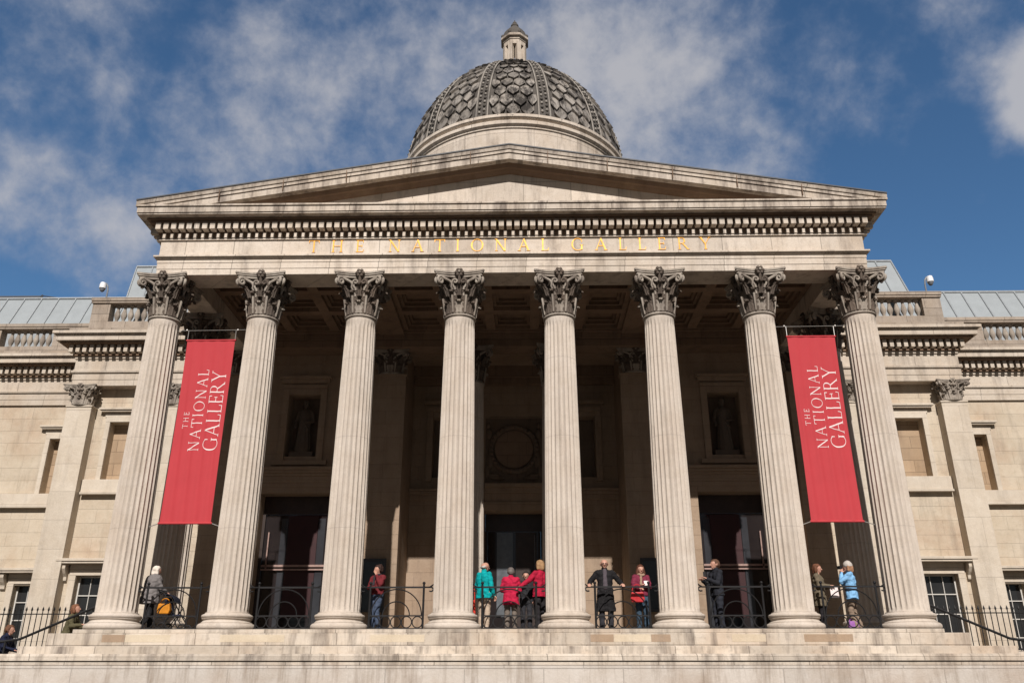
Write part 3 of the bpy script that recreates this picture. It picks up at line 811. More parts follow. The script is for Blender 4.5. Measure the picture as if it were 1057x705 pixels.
def baluster_mb():
    return MB().lathe([(.085, 0), (.085, .06), (.05, .08), (.05, .12), (.075, .18), (.105, .28), (.10, .36), (.06, .50), (.045, .58), (.06, .62), (.06, .65), (.085, .66), (.085, .72)], 12)
bal_me = None

def balustrade(x0, x1, y, z, dies, zb=.55):
    """stone parapet: plinth, balusters, rail; dies are x-intervals of solid wall"""
    global bal_me
    xa, xb = sorted((x0, x1)); mb = MB()
    mb.box(xa, xb, y, y + .4, z, z + zb); mb.box(xa - .03, xb + .03, y - .05, y + .45, z + zb + .722, z + zb + .80); mb.box(xa - .05, xb + .05, y - .08, y + .48, z + zb + .802, z + zb + .94)
    for a, b in dies:
        a, b = sorted((a, b)); mb.box(a, b, y + .005, y + .395, z + zb + .001, z + zb + .721)
    o = mb.build('balustrade', 'parapet', bld, bevel=.012)
    x = xa + .14
    while x < xb - .1:
        if not any(min(d) - .1 < x < max(d) + .1 for d in dies):
            if bal_me is None:
                c = baluster_mb().build('baluster', 'cap_light', o, (x, y + .2, z + zb), smooth=40); bal_me = c.data
            else:
                c = bpy.data.objects.new('baluster', bal_me); COL.objects.link(c); c.parent = o; c.location = (x, y + .2, z + zb)
        x += .25
    return o

for s in (-1, 1):
    L_ = lambda a, b: tuple(sorted((s * a, s * b)))
    xc = 13.55; uw, lw = 1.2, 1.62
    # near wall
    mb = MB()
    a, b = L_(10.4, XN)
    holed_wall(mb, a, b, -2.8, 8.6, YN, [(s * xc - uw / 2, s * xc + uw / 2, 5.22, 7.27), (s * xc - lw / 2, s * xc + lw / 2, -.4, 2.05)], .42)
    mb.quad((s * XN, YN, -2.8), (s * XN, Y2, -2.8), (s * XN, Y2, 8.6), (s * XN, YN, 8.6))
    # far wall
    x2 = 16.68
    a, b = L_(XN, XO)
    far = [x2, x2 + 4.6]
    holes = []
    for fx in far: holes += [(s * fx - uw / 2, s * fx + uw / 2, 5.14, 7.2), (s * fx - lw / 2, s * fx + lw / 2, -.4, 1.94)]
    holed_wall(mb, a, b, -2.8, 8.6, Y2, holes, .42)
    mb.build('wing_wall', 'wing', bld)
    # dressings
    mb = MB()
    def dressing(xx, y, dz):
        w = uw / 2
        mb.box(xx - w - .17, xx - w - .002, y - .06, y - .001, 5.22 + dz, 7.27 + dz); mb.box(xx + w + .002, xx + w + .17, y - .06, y - .001, 5.22 + dz, 7.27 + dz)
        mb.box(xx - w - .17, xx + w + .17, y - .06, y - .001, 7.272 + dz, 7.45 + dz); mb.box(xx - w - .22, xx + w + .22, y - .04, y - .001, 7.452 + dz, 7.62 + dz)
        mb.box(xx - w - .34, xx + w + .34, y - .17, y - .001, 7.622 + dz, 7.68 + dz); mb.box(xx - w - .40, xx + w + .40, y - .22, y - .001, 7.682 + dz, 7.76 + dz)
        l = lw / 2
        mb.box(xx - l - .22, xx - l - .002, y - .05, y - .001, -.4, 2.05 + dz); mb.box(xx + l + .002, xx + l + .22, y - .05, y - .001, -.4, 2.05 + dz)
        mb.box(xx - l - .22, xx + l + .22, y - .05, y - .001, 2.052 + dz, 2.25 + dz); mb.box(xx - l - .22, xx + l + .22, y - .08, y - .001, 2.252 + dz, 2.40 + dz)
        mb.box(xx - l - .52, xx + l + .52, y - .38, y - .001, 2.402 + dz, 2.47 + dz); mb.box(xx - l - .56, xx + l + .56, y - .42, y - .001, 2.472 + dz, 2.56 + dz)
        for q in (-1, 1):
            bx = xx + q * (l + .36)
            mb.prism([(y - .001, 2.40 + dz), (y - .30, 2.40 + dz), (y - .30, 2.25 + dz), (y - .20, 2.10 + dz), (y - .11, 2.0 + dz), (y - .10, 1.88 + dz), (y - .001, 1.80 + dz)], 'x', bx - .085, bx + .085)
    dressing(s * xc, YN, 0)
    for fx in far: dressing(s * fx, Y2, -.07)
    # sill courses
    a, b = L_(12.42, 14.70); mb.box(a, b, YN - .14, YN - .001, 4.78, 5.218); mb.box(a, b, YN - .20, YN - .001, 4.70, 4.778)
    a, b = L_(XN + .01, XO); mb.box(a, b, Y2 - .14, Y2 - .001, 4.72, 5.138); mb.box(a, b, Y2 - .20, Y2 - .001, 4.62, 4.718)
    mb.build('window_dressings', 'wing_pil', bld, bevel=.01)
    # blind upper windows and glazed lower windows
    for xx, y, dz in [(s * xc, YN, 0)] + [(s * fx, Y2, -.07) for fx in far]:
        MB().box(xx - uw / 2 + .002, xx + uw / 2 - .002, y + .36, y + .415, 5.222 + dz, 7.268 + dz).build('blind_window', 'infill', bld)
        sash_window(xx, y + .22, lw - .004, -.398, 2.05 + dz - .002, 4, 4)
    # pilasters
    for px in (11.94, 15.17): pilaster(s * px, YP, .88, -.6, 8.50, 'wing_pil', .72, .82, .62, .39)
    # entablature and parapets
    mb = MB()
    a, b = L_(10.45, XN); entab_run(mb, a, b, YP, ends='l' if s < 0 else 'r')
    a, b = L_(XN + .005, XO); entab_run(mb, a, b, Y2 - .08)
    mb.build('wing_entablature', ['wing_ent', 'bed', 'wing_ent', 'parapet'], bld, bevel=.006)
    a, b = L_(10.4, XN - .03)
    balustrade(a, b, 6.0, 10.55, [L_(14.92, XN - .03), L_(10.4, 12.0)])
    a, b = L_(XN + .03, XO)
    dz_ = []; x = 17.25
    dz_ = [L_(XN + .03, 16.35), L_(17.25, 18.1), L_(20.2, 21.0), L_(23.2, 24.0)]
    balustrade(a, b, 8.1, 10.55, dz_, .42)
    # glazed roofs
    def slope_roof(xa, xb, y0, z0, y1, z1, hip, n):
        """a glazed roof slope with bars, closed as a wedge"""
        mb = MB(); h = hip
        P = [(xa, y0, z0), (xb, y0, z0), (xb, y1, z1), (xa + h, y1, z1)]
        mb.quad(*P, 0)
        mb.quad((xa, y0, z0), (xa + h, y1, z1), (xa + h, y1 + 1, z1), (xa, y1 + 6, z0), 0)
        mb.quad((xa + h, y1, z1), (xb, y1, z1), (xb, y1 + 6, z0), (xa, y1 + 6, z0), 0)
        for i in range(n + 1):
            t = i / n; p = Vector(P[0]).lerp(Vector(P[1]), t); q = Vector(P[3]).lerp(Vector(P[2]), t)
            mb.tube([p + Vector((0, -.02, .03)), q + Vector((0, -.02, .03))], .03, 5, 1)
        mb.tube([Vector(P[3]) + Vector((0, 0, .04)), Vector(P[2]) + Vector((0, 0, .04))], .06, 5, 1)
        mb.box(min(xa, xb), max(xa, xb), y0 - .1, y0 + .05, z0 - 1.2, z0 - .01, 1)
        return mb
    slope_roof(s * 27, s * 15.9, 9.6, 12.4, 10.4, 14.05, 0, 15).build('glass_roof', ['roofglass', 'roofbar'], bld)
    slope_roof(s * 16.8, s * 9.0, 10.6, 14.1, 11.4, 16.06, s * (.2 if s < 0 else -.15), 11).build('glass_roof', ['roofglass', 'roofbar'], bld)
mb = MB()                                                     # maintenance cradle rail on the far left roof
mb.tube([(-22.5, 10.6, 14.22), (-20.5, 10.6, 14.22)], .11, 8)
for x in (-22.5, -20.5): mb.tube([(x, 10.5, 13.9), (x, 10.6, 14.36)], .04, 6)
mb.tube([(-20.5, 10.6, 14.32), (-19.6, 10.6, 14.2)], .025, 6); mb.tube([(-22.5, 10.6, 14.32), (-24, 10.6, 14.2)], .025, 6)
mb.build('roof_rail', 'slate', bld)

# ================================================================== GROUND AND TERRACE WALL
g = MB(); g.quad((-900, -900, -2.8), (900, -900, -2.8), (900, 900, -2.8), (-900, 900, -2.8))
tag(g.build('ground', 'plaza'), kind='structure')
tw = tag(empty('terrace_wall', (0, -1.5, -2.8)), 'pale stone retaining wall with a moulded coping under the portico steps', 'wall')
mb = MB(); mb.box(-30, 30, -.22, .5, 0, 1.97)
mb.build('wall_face', 'terrace', tw, bevel=.01)
mb = MB(); mb.box(-30, 30, -.228, .4, 1.972, 2.06); mb.box(-30, 30, -.262, .4, 2.062, 2.15)
mb.prism([(-.262, 2.152), (-.24, 2.22), (.4, 2.22), (.4, 2.162)], 'x', -30, 30)
mb.build('coping', 'steps', tw, bevel=.012)
# flights of steps that go down on both sides behind the stepped walls
for s, nm in ((-1, 'stone side stair descending by the navy coated man'), (1, 'stone side stair descending under the handrail beside the pale fence')):
    st = tag(empty('side_stair', (s * 10.6, 2.2, -2.8)), 'flight of ' + nm, 'steps')
    mb = MB()
    for i in range(14):
        mb.box(s * (.34 * i), s * (.34 * (i + 1)), -1.15, 2.2, 0, 2.70 - .16 * (i + 1))
    mb.build('steps', 'steps', st)

# ================================================================== BANNERS
def banner(s, label):
    x0, x1 = (-9.23, -7.86) if s < 0 else (7.86, 9.20)
    zt, zb = 7.88, 2.69
    root = tag(empty('hanging_banner', ((x0 + x1) / 2, 0, zb)), label, 'banner', 'hanging banners')
    w = (x1 - x0) / 2; h = zt - zb
    nx, nz = 64, 60; mb = MB(); vs = []
    def wave(u, v):
        return .017 * sin(u * 13 + 2 * sin(v * 2.2 + s) + s) * (.3 + .7 * (1 - v)) + .006 * sin(u * 27 + v * 4) * (1 - abs(2 * v - 1)) + .03 * sin(v * 3.1)
    def pinch(v): return 1 - .022 * sin(pi * v)
    for back in (0, 1):
        for j in range(nz + 1):
            for i in range(nx + 1):
                u = -1 + 2 * i / nx; v = j / nz
                vs.append((u * w * pinch(v), wave(u, v) + back * .004, v * h))
    fs = []; off = (nx + 1) * (nz + 1)
    for j in range(nz):
        for i in range(nx):
            a = j * (nx + 1) + i
            fs.append((a, a + 1, a + nx + 2, a + nx + 1)); fs.append((off + a + 1, off + a, off + a + nx + 1, off + a + nx + 2))
    for j in range(nz):
        for i in (0, nx):
            a = j * (nx + 1) + i; fs.append((a, a + nx + 1, off + a + nx + 1, off + a))
    mb.add(vs, fs); mb.build('cloth', 'red', root, smooth=60)
    # printed wording, reading upwards: text up = -x, along = +z
    mb = MB(); k = 0
    for word, hgt, z0, z1, xb in (('GALLERY', .40, .375 * h, .825 * h, -w + .915 * 2 * w), ('NATIONAL', .30, .375 * h, .83 * h, -w + .545 * 2 * w), ('THE', .15, .50 * h, .59 * h, -w + .255 * 2 * w)):
        for poly in word_polys(word, hgt, z1 - z0, .082, .034 if hgt > .2 else .06):
            if area(poly) < 0: poly = poly[::-1]
            P = [(xb - py, z0 + px) for px, py in poly]
            n = len(P); k += 1; d = .005 + .0005 * (k % 5)
            mb.add([(px, -d, pz) for px, pz in P] + [(px, -.001, pz) for px, pz in P], [tuple(range(n))] + [(i, (i + 1) % n, n + (i + 1) % n, n + i) for i in range(n)])
    lo = mb.build('lettering', 'white', root)
    bm = bmesh.new(); bm.from_mesh(lo.data)                     # let the print follow the ripples of the cloth
    for i in range(-24, 25):
        bmesh.ops.bisect_plane(bm, geom=bm.verts[:] + bm.edges[:] + bm.faces[:], plane_co=(i * .028, 0, 0), plane_no=(1, 0, 0))
    for v in bm.verts:
        x, y, z = v.co; v.co = (x * pinch(z / h), y + wave(x / w, z / h), z)
    bm.to_mesh(lo.data); bm.free()
    for z, nm in ((h, 'top_rod'), (0, 'bottom_rod')):
        yy = wave(0, z / h)
        MB().tube([(-w - .03, yy + .002, z), (w + .03, yy + .002, z)], .028, 8).build(nm, 'redhem', root)
    cx = (x0 + x1) / 2
    xl, xr = (-9.975 - cx, -7.125 - cx) if s < 0 else (7.125 - cx, 9.975 - cx)
    mb = MB()
    mb.tube([(xl + .42, 0, h + .30), (xr - .42, 0, h + .32)], .007, 6)
    for q in (-1, 1):
        mb.tube([(q * w, 0, h), (q * w, 0, h + .31)], .010, 6); mb.ball((q * (w + .05), -.01, h + .31), .03)
        mb.tube([(q * w, 0, 0), (xl + .45 if q < 0 else xr - .45, 0, -.10)], .012, 6)
    mb.build('wire', 'wire', root)
banner(-1, 'red vertical gallery banner between the two leftmost columns, above the grey coated woman')
banner(1, 'red vertical gallery banner between the two rightmost columns, above the woman in pale blue')

# ================================================================== IRON RAILINGS
def railing():
    root = empty('iron_railing', (0, 0, 0))
    PX, ZT, ZL_ = .68, 1.05, .36
    for s in (-1, 1):
        mb = MB(); mb.tube([(s * PX, 0, .004), (s * PX, 0, ZT + .06)], .028, 8); mb.ball((s * PX, 0, ZT + .10), .04); mb.build('post', 'iron', root)
        mb = MB()                                             # scrolled end of the top bar
        pts = [(s * PX, 0, ZT), (s * (PX + .16), 0, ZT)] + [(s * (PX + .18 + .06 * sin(a)), 0, ZT - .05 + .05 * cos(a) - .0) for a in [radians(20 * i) for i in range(12)]]
        mb.tube(pts, .018, 6); mb.tube([(s * (PX + .14), 0, ZT), (s * (PX + .22), 0, ZT + .05), (s * (PX + .27), 0, ZT + .10)], [.02, .018, .008], 6); mb.build('scroll', 'iron', root)
    mb = MB(); mb.box(-PX, PX, -.022, .022, ZT - .02, ZT + .02); mb.build('top_bar', 'iron', root)
    mb = MB(); mb.box(-PX, PX, -.015, .015, ZL_ - .014, ZL_ + .014); mb.build('lower_bar', 'iron', root)
    mb = MB(); mb.box(-PX, PX, -.015, .015, .045, .07); mb.build('bottom_bar', 'iron', root)
    for r in (.64, .34):
        mb = MB(); mb.tube([(r * cos(a), 0, ZL_ + r * sin(a)) for a in [pi * i / 28 for i in range(29)]], .015, 6); mb.build('arch', 'iron', root)
    for i in range(5):
        x = -PX + .136 + i * .272; mb = MB(); mb.tube([(x + .128 * cos(a), 0, .21 + .135 * sin(a)) for a in [2 * pi * k / 24 for k in range(25)]], .014, 6); mb.build('ring', 'iron', root)
    return root
rail0 = railing()
RL = ['black iron railing under the left red banner, in front of the grey coated woman',
      'black iron railing in front of the dark doorway below the left statue niche',
      'black iron railing that the woman in jeans and maroon jacket leans on',
      'black iron railing in front of the group with teal and red jackets',
      'black iron railing that the man in the long black coat holds',
      'black iron railing in front of the dark doorway below the right statue niche',
      'black iron railing under the right red banner, in front of the woman in pale blue']
for i in range(7):
    r = rail0 if i == 0 else copy_tree(rail0)
    r.location = ((COLX[i] + COLX[i + 1]) / 2, -.05, 0); tag(r, RL[i], 'railing', 'railings between the portico columns')

# side handrails
for s, lab in ((-1, 'black iron handrail sloping down the left side steps past the woman in olive'), (1, 'black iron handrail sloping down the right side steps in front of the barred window')):
    root = tag(empty('handrail', (s * 10.8, 1.0, -.1)), lab, 'handrail', 'handrails of the side steps')
    mb = MB(); pts = [(0, 0, .86), (s * 2.08, 0, -.04), (s * 2.5, 0, -.10), (s * 4, 0, -.10)]
    mb.tube(pts, .034, 8); mb.build('rail', 'iron', root)
    for x, z in ((s * .05, .84), (s * 2.45, -.10)):
        MB().tube([(x, 0, -2.0 if x else 0), (x, 0, z)], .03, 8).build('post', 'iron', root)

# spiked area fences in front of the wings
for s, lab in ((-1, 'row of black spiked railings in front of the left wing behind the handrail'), (1, 'row of black spiked railings in front of the right wing beside the pale pilaster')):
    root = tag(empty('spiked_fence', (s * 12.2, 4.0, -.35)), lab, 'fence', 'spiked fences before the wings')
    mb = MB(); mb.tube([(0, 0, 1.05), (s * 12, 0, 1.05)], .016, 6); mb.build('rail', 'iron', root)
    mb = MB(); mb.box(0, s * 12, -.03, .03, .02, .07); mb.build('rail', 'iron', root)
    mb = MB(); mb.box(0, s * 12, -.12, .12, -2.45, 0); mb.build('kerb', 'steps', root)
    bar0 = None
    for i in range(50):
        x = s * (.03 + i * .168)
        if bar0 is None:
            mb = MB(); mb.tube([(0, 0, 0), (0, 0, 1.14), (0, 0, 1.16), (0, 0, 1.2), (0, 0, 1.27)], [.014, .014, .03, .026, .002], 6)
            bar0 = mb.build('bar', 'iron', root, (x, 0, 0))
        else:
            c = bar0.copy(); COL.objects.link(c); c.parent = root; c.location = (x, 0, 0)

# notice boards on the porch pilasters
for s, lab in ((-1, 'dark glazed notice board behind the woman in the maroon jacket'), (1, 'dark glazed notice board behind the woman with the red handbag')):
    root = tag(empty('notice_board', (s * 4.47, 5.55, 0)), lab, 'notice board', 'notice boards in the porch')
    mb = MB()
    for q in (-1, 1): mb.box(q * .32, q * .39, -.06, .04, .85, 2.5)
    mb.box(-.319, .319, -.06, .04, 2.42, 2.5); mb.box(-.319, .319, -.06, .04, .85, .93); mb.build('frame', 'board', root, bevel=.006)
    MB().box(-.318, .318, -.03, .0, .931, 2.419).build('pane', 'boardglass', root)
    mb = MB()
    for q in (-1, 1): mb.tube([(q * .35, -.02, .004), (q * .35, -.02, .849)], .03, 8)
    mb.build('stand', 'board', root)

# roof cameras
for s, lab in ((-1, 'white domed security camera on a bent pole on the left parapet'), (1, 'white domed security camera on a bent pole on the right parapet')):
    root = tag(empty('security_camera', (s * 15.25, 6.2, 12.04)), lab, 'camera', 'security cameras on the parapets')
    d = s
    MB().tube([(0, 0, 0), (0, 0, .32), (d * .03, 0, .46), (d * .11, 0, .55), (d * .20, 0, .56)], .035, 8).build('pole', 'camgrey', root)
    MB().lathe([(.05, .60), (.11, .58), (.135, .50), (.135, .40)], 16, (d * .24, 0)).build('housing', 'camwhite', root, smooth=40)
    root.scale = (.9, .9, 1.25)
    MB().ball((d * .24, 0, .40), .11, .11, .12, 14, 10).build('lens_dome', 'camgrey', root, smooth=60)

# ================================================================== PEOPLE
def capsule(mb, p, q, r0, r1, n=12):
    p, q = Vector(p), Vector(q); d = q - p
    L_ = d.length
    if L_ < 1e-5: q = p + Vector((0, 0, 1e-3)); d = q - p; L_ = d.length
    t = d / L_; pts = []; rs = []
    for i in range(5):
        a = -pi / 2 + pi / 2 * i / 4.0; pts.append(p + t * (r0 * sin(a))); rs.append(max(.0005, r0 * cos(a)))
    for i in range(5):
        a = pi / 2 * i / 4.0; pts.append(q + t * (r1 * sin(a))); rs.append(max(.0005, r1 * cos(a)))
    u = t.orthogonal().normalized(); w = t.cross(u); vs = []
    for c, r in zip(pts, rs):
        for k in range(n):
            a = 2 * pi * k / n; vs.append(c + (u * cos(a) + w * sin(a)) * r)
    fs = []
    for i in range(9):
        for k in range(n):
            k2 = (k + 1) % n; fs.append((i * n + k, i * n + k2, (i + 1) * n + k2, (i + 1) * n + k))
    fs.append(tuple(range(n))[::-1]); fs.append(tuple(9 * n + k for k in range(n)))
    mb.add(vs, fs)

def fused(name, mb, mat, parent, voxel=.010, cuts=(), smooth_it=4, folds=0):
    """one continuous surface grown from overlapping rounded limbs"""
    me = bpy.data.meshes.new(name); me.from_pydata(mb.v, [], mb.f)
    bm = bmesh.new(); bm.from_mesh(me); bmesh.ops.recalc_face_normals(bm, faces=bm.faces); bm.to_mesh(me); bm.free()
    o = bpy.data.objects.new(name, me); COL.objects.link(o)
    r = o.modifiers.new('remesh', 'REMESH'); r.mode = 'VOXEL'; r.voxel_size = voxel
    s_ = o.modifiers.new('smooth', 'SMOOTH'); s_.iterations = smooth_it; s_.factor = .5
    dg = bpy.context.evaluated_depsgraph_get(); dg.update()
    new = bpy.data.meshes.new_from_object(o.evaluated_get(dg))
    o.modifiers.clear(); o.data = new; bpy.data.meshes.remove(me)
    if folds:
        sd = random.random() * 50
        nrm = [v.normal.copy() for v in new.vertices]
        for v, nn in zip(new.vertices, nrm):
            c = v.co
            f = mnoise.noise(Vector((c.x * 9 + sd, c.y * 9, c.z * 13))) + .6 * mnoise.noise(Vector((c.x * 20, c.y * 20 + sd, c.z * 26))) + .7 * sin(c.z * 42 + 5 * mnoise.noise(Vector((c.x * 5, c.y * 5 + sd, c.z * 3)))) * .5
            v.co = c + nn * (f * folds)
    if cuts:
        bm = bmesh.new(); bm.from_mesh(new)
        for co, no in cuts:
            res = bmesh.ops.bisect_plane(bm, geom=bm.verts[:] + bm.edges[:] + bm.faces[:], plane_co=co, plane_no=no, clear_outer=True)
            ed = [e for e in res['geom_cut'] if isinstance(e, bmesh.types.BMEdge)]
            if ed: bmesh.ops.holes_fill(bm, edges=ed, sides=0)
        bm.to_mesh(new); bm.free()
    new.materials.clear(); new.materials.append(mat)
    new.polygons.foreach_set('use_smooth', [True] * len(new.polygons)); new.update()
    new.name = name; o.name = name
    if parent: o.parent = parent
    return o

cloth_cache = {}
def cloth(col, rough=.85):
    k = tuple(col)
    if k not in cloth_cache: cloth_cache[k] = plain('fabric_%d' % len(cloth_cache), col, rough, 0, .22, 12, .2, .4)
    return cloth_cache[k]
SKIN = plain('skin', (.46, .25, .18), .55, 0, .08, 8, .3)
EYE = plain('eye_dark', (.02, .015, .012), .2)
LIP = plain('lip', (.32, .10, .09), .5)

def person(label, loc, face, h=1.70, jacket=(.1, .1, .1), hem=.80, trousers=(.05, .05, .06), shoes=(.03, .025, .02), hair=(.08, .05, .03),
           hairstyle='short', arms=None, legs=None, collar=True, head_turn=0, head_tilt=0, bulk=1.0, scarf=None, shirt=None, hat=None, glasses=False,
           lean=0, belt=None, stripes=None):
    k = h / 1.70
    root = tag(empty('person', loc, face), label, 'person')
    root.scale = (k, k, k)
    J = dict(hipL=(-.09, 0, .90), hipR=(.09, 0, .90), kneeL=(-.10, .02, .49), kneeR=(.10, .02, .49), ankL=(-.105, -.02, .09), ankR=(.105, -.02, .09),
             shL=(-.175, -.005, 1.375), shR=(.175, -.005, 1.375), elL=(-.235, -.03, 1.10), elR=(.235, -.03, 1.10), wrL=(-.24, .06, .87), wrR=(.24, .06, .87))
    if arms: J.update(arms)
    if legs: J.update(legs)
    J = {a: Vector(b) for a, b in J.items()}
    def ln(p):                                             # lean the upper body forwards about the hips
        p = Vector(p)
        if p.z > .92: p.y += (p.z - .92) * lean
        return p
    for a in ('shL', 'shR', 'elL', 'elR', 'wrL', 'wrR'): J[a] = ln(J[a])
    HB = ln((0, .01, 1.47))
    HM = Matrix.Translation(HB) @ Matrix.Rotation(head_turn, 4, 'Z') @ Matrix.Rotation(-head_tilt, 4, 'X') @ Matrix.Translation((0, 0, -1.47))
    def hd(x, y, z): return HM @ Vector((x, y, z))
    b = MB()
    # trunk
    for s in (-1, 1):
        capsule(b, ln((s * .065, 0, .93)), ln((s * .06, .005, 1.08)), .105 * bulk, .095 * bulk); capsule(b, ln((s * .06, .005, 1.08)), ln((s * .08, 0, 1.29)), .095 * bulk, .105 * bulk)
        capsule(b, ln((s * .05, -.005, 1.37)), ln((s * .15, -.005, 1.375)), .07, .055)
    capsule(b, ln((0, -.005, 1.36)), hd(0, .0, 1.50), .062, .054)
    # head, jaw, nose, ears, brow
    capsule(b, hd(0, -.012, 1.585), hd(0, .02, 1.60), .094, .088); capsule(b, hd(0, .035, 1.535), hd(0, .045, 1.575), .062, .070)
    capsule(b, hd(0, .060, 1.500), hd(0, .062, 1.515), .036, .040)
    capsule(b, hd(0, .108, 1.575), hd(0, .124, 1.547), .011, .017); capsule(b, hd(-.03, .098, 1.592), hd(.03, .098, 1.592), .014, .014)
    for s in (-1, 1): capsule(b, hd(s * .09, -.005, 1.59), hd(s * .09, 0, 1.55), .020, .014)
    for sd in ('L', 'R'):
        s = -1 if sd == 'L' else 1
        capsule(b, J['sh' + sd], J['el' + sd], .056, .043); capsule(b, J['el' + sd], J['wr' + sd], .043, .028)
        capsule(b, J['hip' + sd], J['knee' + sd], .088, .056); capsule(b, J['knee' + sd], J['ank' + sd], .056, .038)
        an = J['ank' + sd]; capsule(b, an + Vector((0, -.03, -.045)), an + Vector((s * .02, .15, -.06)), .040, .030)
        # hand: palm, four bent fingers of unequal length, thumb leaving the side of the palm
        d = (J['wr' + sd] - J['el' + sd]).normalized(); up = Vector((0, 0, 1))
        side = d.cross(up)
        side = side.normalized() if side.length > .15 else Vector((0, 1, 0))
        nrm = side.cross(d).normalized()
        w0 = J['wr' + sd]; pc = w0 + d * .075
        for q in (-1, 0, 1): capsule(b, w0 + d * .01 + side * (q * .012), pc + side * (q * .026), .020, .016, 8)
        for fi, (off, ln_) in enumerate(((-.033, .058), (-.011, .070), (.011, .066), (.033, .050))):
            f0 = pc + side * off; f1 = f0 + d * (ln_ * .55) - nrm * .008; f2 = f1 + d * (ln_ * .35) - nrm * .026
            capsule(b, f0, f1, .0095, .009, 8); capsule(b, f1, f2, .009, .0075, 8)
        th0 = w0 + d * .025 + side * (.03); th1 = th0 + d * .03 + side * .028 - nrm * .012; th2 = th1 + d * .03 + side * .006 - nrm * .012
        capsule(b, th0, th1, .013, .011, 8); capsule(b, th1, th2, .011, .009, 8)
    body = fused('body', b, SKIN, root, .009, smooth_it=3)
    # face details
    for s in (-1, 1):
        MB().ball(hd(s * .034, .102, 1.573), .009, .008, .006, 8, 6).build('eye', EYE, root)
    MB().ball(hd(0, .103, 1.520), .024, .009, .007, 10, 6).build('mouth', LIP, root)
    if glasses:
        m_ = MB()
        for s in (-1, 1): m_.tube([hd(s * .036 + .026 * cos(a), .118, 1.572 + .020 * sin(a)) for a in [2 * pi * i / 14 for i in range(15)]], .004, 5); m_.tube([hd(s * .062, .115, 1.576), hd(s * .092, .01, 1.580)], .004, 5)
        m_.tube([hd(-.01, .12, 1.575), hd(.01, .12, 1.575)], .004, 5); m_.build('glasses', 'iron', root)
    # trousers
    t = MB()
    for sd in ('L', 'R'):
        capsule(t, J['hip' + sd] + Vector((0, 0, .03)), J['knee' + sd], .108 * (.5 + .5 * bulk), .076); capsule(t, J['knee' + sd], J['ank' + sd] + Vector((0, .005, -.03)), .075, .066)
    capsule(t, (-.06, 0, .93), (.06, 0, .93), .118 * bulk, .118 * bulk)
    fused('trousers', t, cloth(trousers), root, .012, [((0, 0, 1.03), (0, 0, 1)), ((0, 0, .055), (0, 0, -1))], folds=.009)
    for sd in ('L', 'R'):
        s = -1 if sd == 'L' else 1; an = J['ank' + sd]
        f = MB(); capsule(f, an + Vector((0, -.035, -.045)), an + Vector((s * .02, .155, -.05)), .050, .040); capsule(f, an + Vector((0, -.02, -.03)), an + Vector((0, -.01, .0)), .048, .046)
        zb = an.z - .086
        fused('shoe', f, cloth(shoes, .5), root, .012, [((0, 0, zb), (0, 0, -1))])
    # jacket or coat
    c = MB()
    for s in (-1, 1):
        capsule(c, ln((s * .065, 0, .95)), ln((s * .06, .005, 1.08)), .132 * bulk, .122 * bulk); capsule(c, ln((s * .06, .005, 1.08)), ln((s * .08, 0, 1.29)), .122 * bulk, .128 * bulk)
        capsule(c, ln((s * .04, -.005, 1.375)), ln((s * .165, -.008, 1.375)), .082, .070)
        if hem < .9:
            capsule(c, ln((s * .06, 0, .98)), (s * (.075 + .05 * (.9 - hem)), 0, hem - .04), .128 * bulk, (.135 + .05 * (.9 - hem)) * bulk)
    if collar: capsule(c, ln((0, -.02, 1.40)), ln((0, -.012, 1.455)), .085, .076)
    for sd in ('L', 'R'):
        e = J['el' + sd]; w = J['wr' + sd]
        capsule(c, J['sh' + sd], e, .076 * (.6 + .4 * bulk), .062); capsule(c, e, e.lerp(w, .94), .062, .046)
        mid = J['sh' + sd].lerp(e, .55); capsule(c, mid, mid.lerp(e, .35), .068, .072)                     # creased sleeve
    cuts = [((0, 0, hem), (0, 0, -1))] if hem < 1.2 and not any(J[x].z < hem + .05 for x in ('elL', 'elR', 'wrL', 'wrR')) else []
    jk = fused('jacket' if hem > .7 else 'coat', c, cloth(jacket), root, .012, cuts, folds=.012)
    if shirt:
        f = MB(); capsule(f, ln((0, .075, 1.38)), ln((0, .085, 1.02)), .058, .075); capsule(f, ln((0, .05, 1.42)), ln((0, .07, 1.36)), .05, .055); fused('shirt', f, cloth(shirt), root, .012)
    if belt:
        f = MB(); f.lathe([(.205 * bulk, 1.0), (.208 * bulk, 1.0), (.208 * bulk, 1.035), (.205 * bulk, 1.035)], 28); f.v = [(x, y * .72, z) for x, y, z in f.v]; f.build('belt', cloth(belt), root)
    if scarf:
        f = MB(); pts = [ln((.085 * cos(a), .085 * sin(a) + .0, 1.435 + .012 * sin(3 * a))) for a in [2 * pi * i / 14 for i in range(15)]]
        for p, q in zip(pts[:-1], pts[1:]): capsule(f, p, q, .038, .038, 8)
        capsule(f, ln((.03, .10, 1.40)), ln((.05, .125, 1.18)), .035, .04); fused('scarf', f, cloth(scarf), root, .012, folds=.008)
    # hair
    f = MB(); H = cloth(hair, .7)
